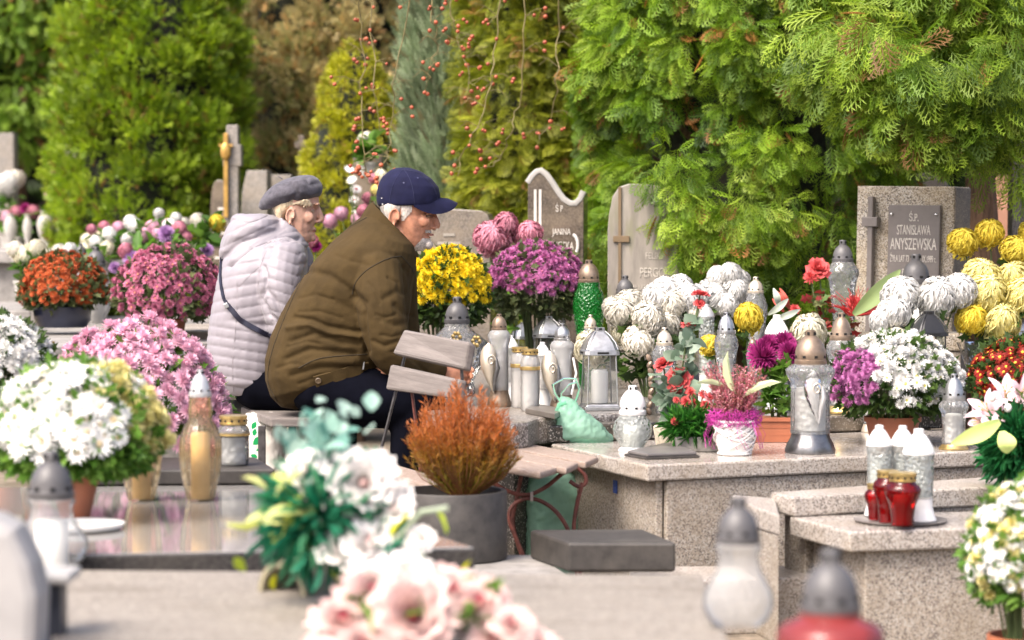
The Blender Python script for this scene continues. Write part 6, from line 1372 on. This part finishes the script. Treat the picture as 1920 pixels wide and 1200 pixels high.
# jacket
j = MB()
j.rings([oval(B, F, YM, ry, 32) for B, F, ry in (((555, 768), (668, 727), .07), ((527, 762), (705, 706), .16), ((508, 742), (735, 682), .205), ((498, 712), (752, 655), .22), ((497, 672), (764, 622), .225), ((508, 632), (770, 582), .225), ((528, 588), (774, 548), .23), ((553, 543), (777, 518), .235), ((583, 498), (780, 494), .232), ((618, 459), (781, 474), .215), ((652, 428), (778, 460), .175), ((676, 408), (771, 452), .125), ((692, 396), (766, 446), .085))])
limb(j, [(706, 505, -.165), (712, 560, -.215), (722, 620, -.23), (738, 662, -.215), (780, 686, -.15), (812, 692, -.095)], YM, [.082, .082, .076, .072, .060, .050], 18)
limb(j, [(735, 505, .165), (742, 580, .215), (755, 655, .21), (785, 684, .14), (812, 690, .09)], YM, [.085, .078, .068, .055, .046], 18)
folds = [([(575, 508), (615, 515), (650, 538), (684, 568)], 7, -.012), ([(553, 595), (585, 600), (613, 612), (673, 622)], 5, -.011), ([(540, 615), (580, 608), (620, 625), (675, 632)], 5, .010), ([(545, 640), (590, 625), (640, 642), (672, 645)], 5, -.009),
         ([(538, 672), (580, 655), (630, 660), (665, 664)], 6, -.010), ([(545, 690), (600, 676), (660, 680)], 6, .006), ([(545, 705), (600, 690), (655, 690), (690, 690)], 5, -.006), ([(664, 558), (682, 580), (684, 625), (690, 660)], 5, -.014), ([(757, 500), (768, 520), (772, 545)], 5, -.010), ([(742, 572), (760, 590), (772, 592)], 5, -.009), ([(720, 560), (745, 545), (768, 552)], 6, -.006),
         ([(700, 640), (720, 650), (745, 640)], 5, -.007), ([(560, 560), (590, 552), (625, 562)], 3.2, -.004), ([(540, 650), (575, 640), (600, 645)], 3, -.005), ([(600, 634), (640, 632), (668, 638)], 3, -.005), ([(560, 720), (600, 705), (640, 702)], 3, -.003), ([(690, 530), (705, 545), (712, 570)], 3, -.004), ([(728, 520), (745, 530), (755, 552)], 3, -.005), ([(705, 590), (722, 596), (742, 590)], 3, -.005), ([(715, 628), (735, 632), (758, 625)], 3, -.005), ([(735, 660), (760, 668), (785, 672)], 3, -.004), ([(630, 480), (660, 490), (690, 498)], 3.5, -.003), ([(560, 585), (600, 584), (640, 596)], 3, -.004), ([(520, 690), (545, 682), (570, 684)], 3, -.004), ([(715, 600), (740, 610), (765, 605)], 6, -.006), ([(770, 668), (790, 690), (800, 700)], 5, -.006), ([(600, 560), (640, 570), (676, 590)], 8, -.005), ([(620, 740), (660, 720), (700, 700)], 6, -.004), ([(600, 480), (650, 470), (700, 480)], 18, .005)]
def post_j(co, nm):
    u, v = pix(co); f = .0022 * lump(co, 38, 12) + .0007 * lump(co, 130, 13); near = np.clip((-nm[:, 1] + .35), 0, 1)
    for pl, w_, a in folds: f += near * a * .85 * np.exp(-(seg_dist(u, v, pl) / w_) ** 2)
    return f
jk = fuse(j, .0048, 5, 'jacket', OLIVEJ, pm_, OM, .5, post_j)
# raised collar: outer shell and dark inside
def collar(rings_, Y, m, name, parent, O, th=.006):
    rg = [oval(B, F, Y, ry, 32) for B, F, ry in rings_]; inner = [[(Vector(p) - sum((Vector(q) for q in r_), Vector()) / len(r_)) * (1 - .16) + sum((Vector(q) for q in r_), Vector()) / len(r_) for p in r_] for r_ in rg[::-1]]
    return MB().rings([[p - O for p in r_] for r_ in rg + inner], caps=False).obj(name, m, parent, angle=60)
cl = collar([((672, 416), (785, 484), .105), ((680, 400), (783, 474), .098), ((689, 386), (776, 462), .092), ((698, 378), (770, 452), .088)], YM, OLIVEJ, 'collar', jk, OM)
for pts in ([(688, 408), (640, 436), (590, 484), (556, 545), (528, 610), (508, 668), (503, 715), (520, 752)], [(660, 552), (668, 528), (690, 505), (725, 486), (752, 480)], [(752, 480), (770, 500), (778, 520)], [(640, 738), (675, 716), (694, 694)], [(560, 690), (600, 672), (660, 666), (688, 664)]):
    line_on(jk, pts, .0018, SEAM, 'seam', jk, .0006)
ribbon_on(jk, [(590, 716), (620, 708), (660, 696), (690, 686)], .040, OLIVEJ, 'hem_tab', jk, .003)
hit = on_surface(jk, [(597, 713)], .004)
if hit:
    mb = MB(); mb.lathe([(.010, 0), (.0105, .002), (.008, .004), (.006, .003), (.003, .003)], 18); ob = mb.obj('button', mat('brown button', (.12, .085, .05), .4), jk, hit[0][0]); ob.rotation_mode = 'QUATERNION'; ob.rotation_quaternion = hit[0][1].to_track_quat('Z', 'Y')
hit = on_surface(jk, [(681, 684)], .004)
if hit: MB().box(hit[0][0], (.005, .004, .026), Matrix.Rotation(.12, 3, 'Y')).obj('zip_pull', SILV, jk, smooth=False, bevel=.001)
# trousers and shoes
tr = MB()
for s_ in (-1, 1):
    limb(tr, [(600, 722, s_ * .09), (660, 738, s_ * .11), (730, 748, s_ * .125), (795, 750, s_ * .13)], YM, [.115, .110, .098, .086]); limb(tr, [(785, 752, s_ * .13), (775, 850, s_ * .125), (765, 930, s_ * .12), (760, 985, s_ * .115)], YM, [.088, .078, .068, .062])
fuse(tr, .008, 4, 'trousers', NAVYT, pm_, OM, .5, lambda co, nm: .003 * lump(co, 45, 21))
for s_ in (-1, 1):
    sh = MB(); sh.ell(at(790, 1018, YM + s_ * .11), (.13, .048, .045), 18, 10); sh.ell(at(770, 1005, YM + s_ * .11), (.07, .046, .06), 14, 8); fuse(sh, .007, 3, 'shoe', SHOE, pm_, OM)
# cap: crown panels, brim, button, strap buckle
cp = MB(); cp.rings([oval(B, F, YM, ry, 36, 2.1) for B, F, ry in (((709, 387), (823, 385), .087), ((706, 376), (826, 376), .090), ((706, 361), (826, 366), .091), ((709, 346), (822, 351), .087), ((717, 331), (811, 336), .075), ((732, 319), (790, 322), .050), ((746, 314), (768, 314), .016))])
cap_ = fuse(cp, .0045, 3, 'cap', NAVYC, pm_, OM, .5, lambda co, nm: .0012 * lump(co, 90, 31))
br = MB(); v = []
for i in range(19):
    a = -1.38 + 2.76 * i / 18; sa = abs(math.sin(a)); y_ = .086 * math.sin(a)
    inn = at(766 + 57 * math.cos(a), 371 + 15 * sa ** 2, YM + y_); ext = max(0, math.cos(a * 1.10)) ** .5
    tgt = at(858 - 36 * (sa / .64) ** 2, 381 + 25 * max(0, math.sin(abs(a) * 1.9)) ** 1.3, YM + y_ * 1.03); v.append((inn, inn.lerp(tgt, ext)))
rg = []
for inn, out_ in v:
    m_ = inn.lerp(out_, .5) + Vector((0, 0, .005)); rg.append([inn + Vector((0, 0, .002)), m_ + Vector((0, 0, .002)), out_ + Vector((0, 0, .0015)), out_ - Vector((0, 0, .0015)), m_ - Vector((0, 0, .002)), inn - Vector((0, 0, .002))])
br.rings([[p - OM for p in r_] for r_ in rg]).obj('brim', NAVYC, cap_, angle=60)
MB().ell(at(757, 316, YM) - OM, (.008, .008, .004), 12, 6).obj('top_button', NAVYC, cap_)
for pts in ([(757, 317), (768, 335), (775, 360), (777, 384)], [(757, 317), (742, 335), (733, 360), (731, 384)], [(757, 317), (790, 328), (812, 350), (821, 374)]): line_on(cap_, pts, .0011, mat('cap stitch', (.012, .014, .05), .9) if 'cap stitch' not in MATS else MATS['cap stitch'], 'panel_seam', cap_, .0004)
for a, b2 in ((757, 343), (783, 334)):
    hit = on_surface(cap_, [(a, b2)], .0008)
    if hit: ob = MB().lathe([(.0028, 0), (.003, .001), (.0014, .001)], 10).obj('eyelet', mat('eyelet thread', (.05, .055, .12), .7) if 'eyelet thread' not in MATS else MATS['eyelet thread'], cap_, hit[0][0]); ob.rotation_mode = 'QUATERNION'; ob.rotation_quaternion = hit[0][1].to_track_quat('Z', 'Y')
MB().tube([at(a, b2, YM - .055) - OM for a, b2 in ((715, 372), (723, 371), (724, 382), (716, 383))], .0014, 6).obj('buckle', SILV, cap_)

# ------------------------------------------------------------------ the woman
YW = 8.36
pw = thing('person', 'seated person in pale lilac quilted jacket and grey beret, with navy shoulder strap', 'person', (X(480, YW), YW, 0)); OW = pw.location
b = MB()
b.rings(head_rings([(338, 585, 530, .045), (350, 594, 518, .063), (366, 597, 512, .073), (380, 599, 514, .075), (390, 596, 518, .073), (398, 594, 524, .071), (407, 594, 530, .069), (416, 592, 536, .066), (423, 590.5, 540, .063), (430, 590, 543, .059), (437, 588, 547, .054), (444, 588, 552, .048), (451, 585, 558, .038), (457, 578, 564, .026)], YW, .36))
limb(b, [(550, 420, 0), (535, 450, 0), (515, 485, 0)], YW, [.048, .052, .062])
b.tube([at(597, 388, YW), at(600, 400, YW), at(603, 410, YW), at(601, 416, YW)], [.006, .009, .0115, .009], 12)
for s_ in (-1, 1):
    b.ell(at(596, 416, YW + s_ * .011), (.009, .007, .007), 10, 8); b.ell(at(595, 383, YW + s_ * .028), (.010, .022, .007), 12, 8); b.ell(at(577, 407, YW + s_ * .048), (.022, .011, .020), 12, 8)
b.ell(at(586, 447, YW), (.012, .018, .012), 12, 8); b.ell(at(590, 430, YW), (.007, .019, .005), 12, 8); b.ell(at(588, 438, YW), (.007, .017, .005), 12, 8)
b.rings([oval(B, F, YW, ry) for B, F, ry in (((420, 730), (520, 725), .12), ((408, 670), (540, 660), .15), ((415, 590), (552, 580), .15), ((430, 510), (556, 510), .15), ((470, 460), (556, 465), .11), ((505, 435), (560, 445), .06))])
for s_ in (-1, 1):
    limb(b, [(535, 500, s_ * .15), (545, 560, s_ * .18), (560, 610, s_ * .17), (620, 640, s_ * .10)], YW, [.045, .04, .036, .026]); hand(b, at(628, 642, YW + s_ * .09), (1, -s_ * .5, -.1), (0, -s_ * .3, 1), .92, .55)
    limb(b, [(480, 720, s_ * .09), (560, 720, s_ * .11), (640, 725, s_ * .11), (640, 850, s_ * .10), (632, 990, s_ * .10)], YW, [.08, .075, .052, .042, .034])
ear(b, 548, 405, YW, .073, .050)
def post_w(co, nm):
    u, v = pix(co); f = np.zeros(len(co)); hd = (v < 460) & (u > 520)
    for pl, w_, a in ([((596, 418), (588, 424), (582, 434)), 2.5, -.002], [((578, 394), (570, 390), (563, 390)), 1.5, -.001], [((588, 434), (580, 436)), 1.6, -.003], [((575, 410), (570, 425), (572, 440)), 3, -.0012], [((588, 394), (596, 393)), 4, -.0022], [((560, 420), (566, 438)), 3, -.001]): f += np.where(hd, a * np.exp(-(seg_dist(u, v, pl) / w_) ** 2), 0)
    return f + np.where(hd, .0005 * lump(co, 260, 4), 0)
body = fuse(b, .0034, 4, 'body', SKINW, pw, OW, .45, post_w)
for s_ in (-1, 1):
    MB().ell(at(584.5, 394, YW + s_ * .0285) - OW, (.0095, .009, .008), 12, 8).obj('eyeball', EYEW, body)
    MB().tube([at(594, 392.5, YW + s_ * .024) - OW, at(589, 391, YW + s_ * .0385) - OW, at(581, 394, YW + s_ * .0455) - OW], [.0008, .0012, .0008], 6).obj('eyelid', LIP, body)
    MB().tube([at(598, 384, YW + s_ * .016) - OW, at(593, 381, YW + s_ * .034) - OW, at(583, 383, YW + s_ * .047) - OW], [.0006, .001, .0006], 6).obj('eyebrow', HAIRB, body)
MB().tube([at(588, 434, YW - .018) - OW, at(591, 433.5, YW) - OW, at(588, 434, YW + .018) - OW], [.002, .003, .002], 8).obj('lips', LIP, body)
hb = MB(); hb.rings(head_rings([(360, 586, 514, .072), (370, 586, 509, .0775), (378, 578, 508, .079), (388, 566, 510, .0765), (398, 548, 514, .072), (408, 538, 518, .064), (420, 534, 524, .05), (432, 534, 530, .03)], YW, .12))
for s_ in (-1, 1):
    for k_ in range(5): limb(hb, [(548 + 5 * k_, 384 - 2 * k_, s_ * .074), (562 + 4 * k_, 383 - 2 * k_, s_ * (.0725 - .001 * k_)), (572 + 4 * k_, 392 - k_, s_ * (.066 - .0035 * k_))], YW, [.0045, .0035, .0015], 8)
fuse(hb, .004, 2, 'hair', HAIRB, pw, OW, .5, lambda co, nm: .0015 * lump(co, 420, 15) + .001 * lump(co, 900, 16))
# beret
bt = MB(); A = [((490, 395), (600, 368), .075), ((484, 389), (604, 362), .088), ((486, 378), (606, 352), .099), ((497, 362), (603, 342), .099), ((513, 348), (597, 335), .086), ((532, 337), (587, 329.5), .06), ((550, 331), (575, 328), .028)]
bt.rings([oval(B, F, YW, ry, 36, 2.05) for B, F, ry in A])
bfold = [([(545, 345), (555, 362), (548, 380)], 5, -.006), ([(575, 335), (580, 346), (600, 342)], 4, -.005), ([(500, 375), (520, 366), (548, 362)], 7, .004), ([(565, 360), (580, 365), (598, 358)], 5, .004)]
def post_b(co, nm):
    u, v = pix(co); f = .0016 * lump(co, 60, 41); near = np.clip(-nm[:, 1] + .4, 0, 1)
    for pl, w_, a in bfold: f += near * a * np.exp(-(seg_dist(u, v, pl) / w_) ** 2)
    return f
bo = fuse(bt, .0045, 3, 'beret', FELT, pw, OW, .5, post_b)
MB().tube([at(530, 336, YW) - OW, at(524, 332, YW) - OW, at(521, 331, YW) - OW], [.002, .0015, .001], 6).obj('stalk', FELT, bo)
# quilted jacket with hood
j = MB()
j.rings([oval(B, F, YW, ry, 32) for B, F, ry in (((432, 748), (512, 742), .09), ((410, 738), (530, 736), .16), ((396, 715), (548, 712), .19), ((389, 680), (556, 670), .20), ((390, 640), (560, 625), .205), ((395, 600), (565, 580), .21), ((402, 560), (570, 545), .215), ((410, 520), (574, 515), .215), ((420, 485), (576, 490), .205), ((440, 455), (576, 472), .18), ((475, 430), (574, 456), .13), ((508, 414), (571, 446), .085))])
limb(j, [(532, 482, -.15), (524, 530, -.195), (530, 580, -.205), (545, 625, -.19), (600, 645, -.12)], YW, [.082, .076, .068, .060, .05], 18); limb(j, [(545, 485, .15), (545, 560, .20), (560, 620, .18), (605, 645, .12)], YW, [.082, .07, .06, .05], 18)
# folded hood
j.rings([oval(B, F, YW, ry, 24) for B, F, ry in (((412, 492), (440, 500), .06), ((412, 470), (475, 470), .12), ((420, 440), (515, 448), .15), ((430, 418), (535, 430), .15), ((436, 405), (530, 412), .135), ((444, 401), (515, 402), .10))])
# collar stand
j.rings([oval(B, F, YW, ry, 24) for B, F, ry in (((500, 430), (580, 462), .10), ((510, 412), (576, 450), .085), ((522, 400), (568, 438), .075))])
def post_q(co, nm):
    u, v = pix(co); near = np.clip(-nm[:, 1] * 1.2 + .55, 0, 1); arm = np.exp(-(seg_dist(u, v, [(535, 480), (524, 530), (530, 580), (545, 620)]) / 30) ** 4) * (nm[:, 1] < .2)
    hood = ((v < 500 - (u - 412) * .62 + 6) & (u < 545)).astype(float)
    s1 = (v + .10 * (u - 400) * np.where(v > 600, -1.6, 1.8)) / np.where(v > 600, 18., 21.); s2 = (v - .30 * (u - 500)) / 20.; s3 = (v + .45 * u) / 21.
    s_ = np.where(hood > .5, s3, np.where(arm > .5, s2, s1)); ph = np.abs(np.sin(np.pi * s_)); puff = (ph ** .38 - .8) * .0042
    f = puff * (.35 + .65 * near) + .0022 * lump(co, 45, 52) + .0003 * lump(co, 170, 53)
    for pl, w_, a in ([((495, 500), (500, 520), (490, 560), (505, 590), (525, 605)), 4, -.010], [((430, 500), (470, 465), (520, 445), (560, 448)), 4, -.010], [((505, 470), (520, 455), (545, 448)), 4, -.006], [((500, 545), (515, 560), (530, 600)), 5, -.008], [((440, 600), (470, 612), (520, 610)), 7, -.004]): f += near * a * np.exp(-(seg_dist(u, v, pl) / w_) ** 2)
    return f
jw = fuse(j, .0045, 3, 'jacket', LILACJ, pw, OW, .5, post_q)
for pts in ([(437, 410), (470, 416), (505, 402)], [(445, 530), (443, 600), (436, 680), (438, 735)], [(500, 470), (487, 505), (484, 545)], [(486, 500), (465, 520), (447, 538)], [(432, 500), (480, 462), (530, 448)]): line_on(jw, pts, .0008, LSEAM, 'seam', jw, .0004)
ribbon_on(jw, [(417, 482), (415, 520), (420, 555), (428, 572)], .012, STRAP, 'strap', pw, .006); ribbon_on(jw, [(428, 572), (450, 598), (478, 616), (505, 628), (530, 634)], .018, STRAP, 'strap', pw, .006)
hit = on_surface(jw, [(428, 573)], .010)
if hit: MB().box(hit[0][0], (.016, .006, .018), Matrix.Rotation(-.5, 3, 'Y')).obj('buckle', SILV, pw, smooth=False, bevel=.002)
tr = MB()
for s_ in (-1, 1): limb(tr, [(478, 716, s_ * .09), (560, 724, s_ * .11), (640, 728, s_ * .11)], YW, [.098, .095, .08]); limb(tr, [(632, 735, s_ * .11), (632, 850, s_ * .105), (628, 985, s_ * .10)], YW, [.078, .066, .056])
fuse(tr, .009, 4, 'trousers', NAVYT, pw, OW)
for s_ in (-1, 1): sh = MB(); sh.ell(at(652, 1000, YW + s_ * .10), (.115, .043, .04), 16, 10); fuse(sh, .008, 3, 'shoe', SHOE, pw, OW)
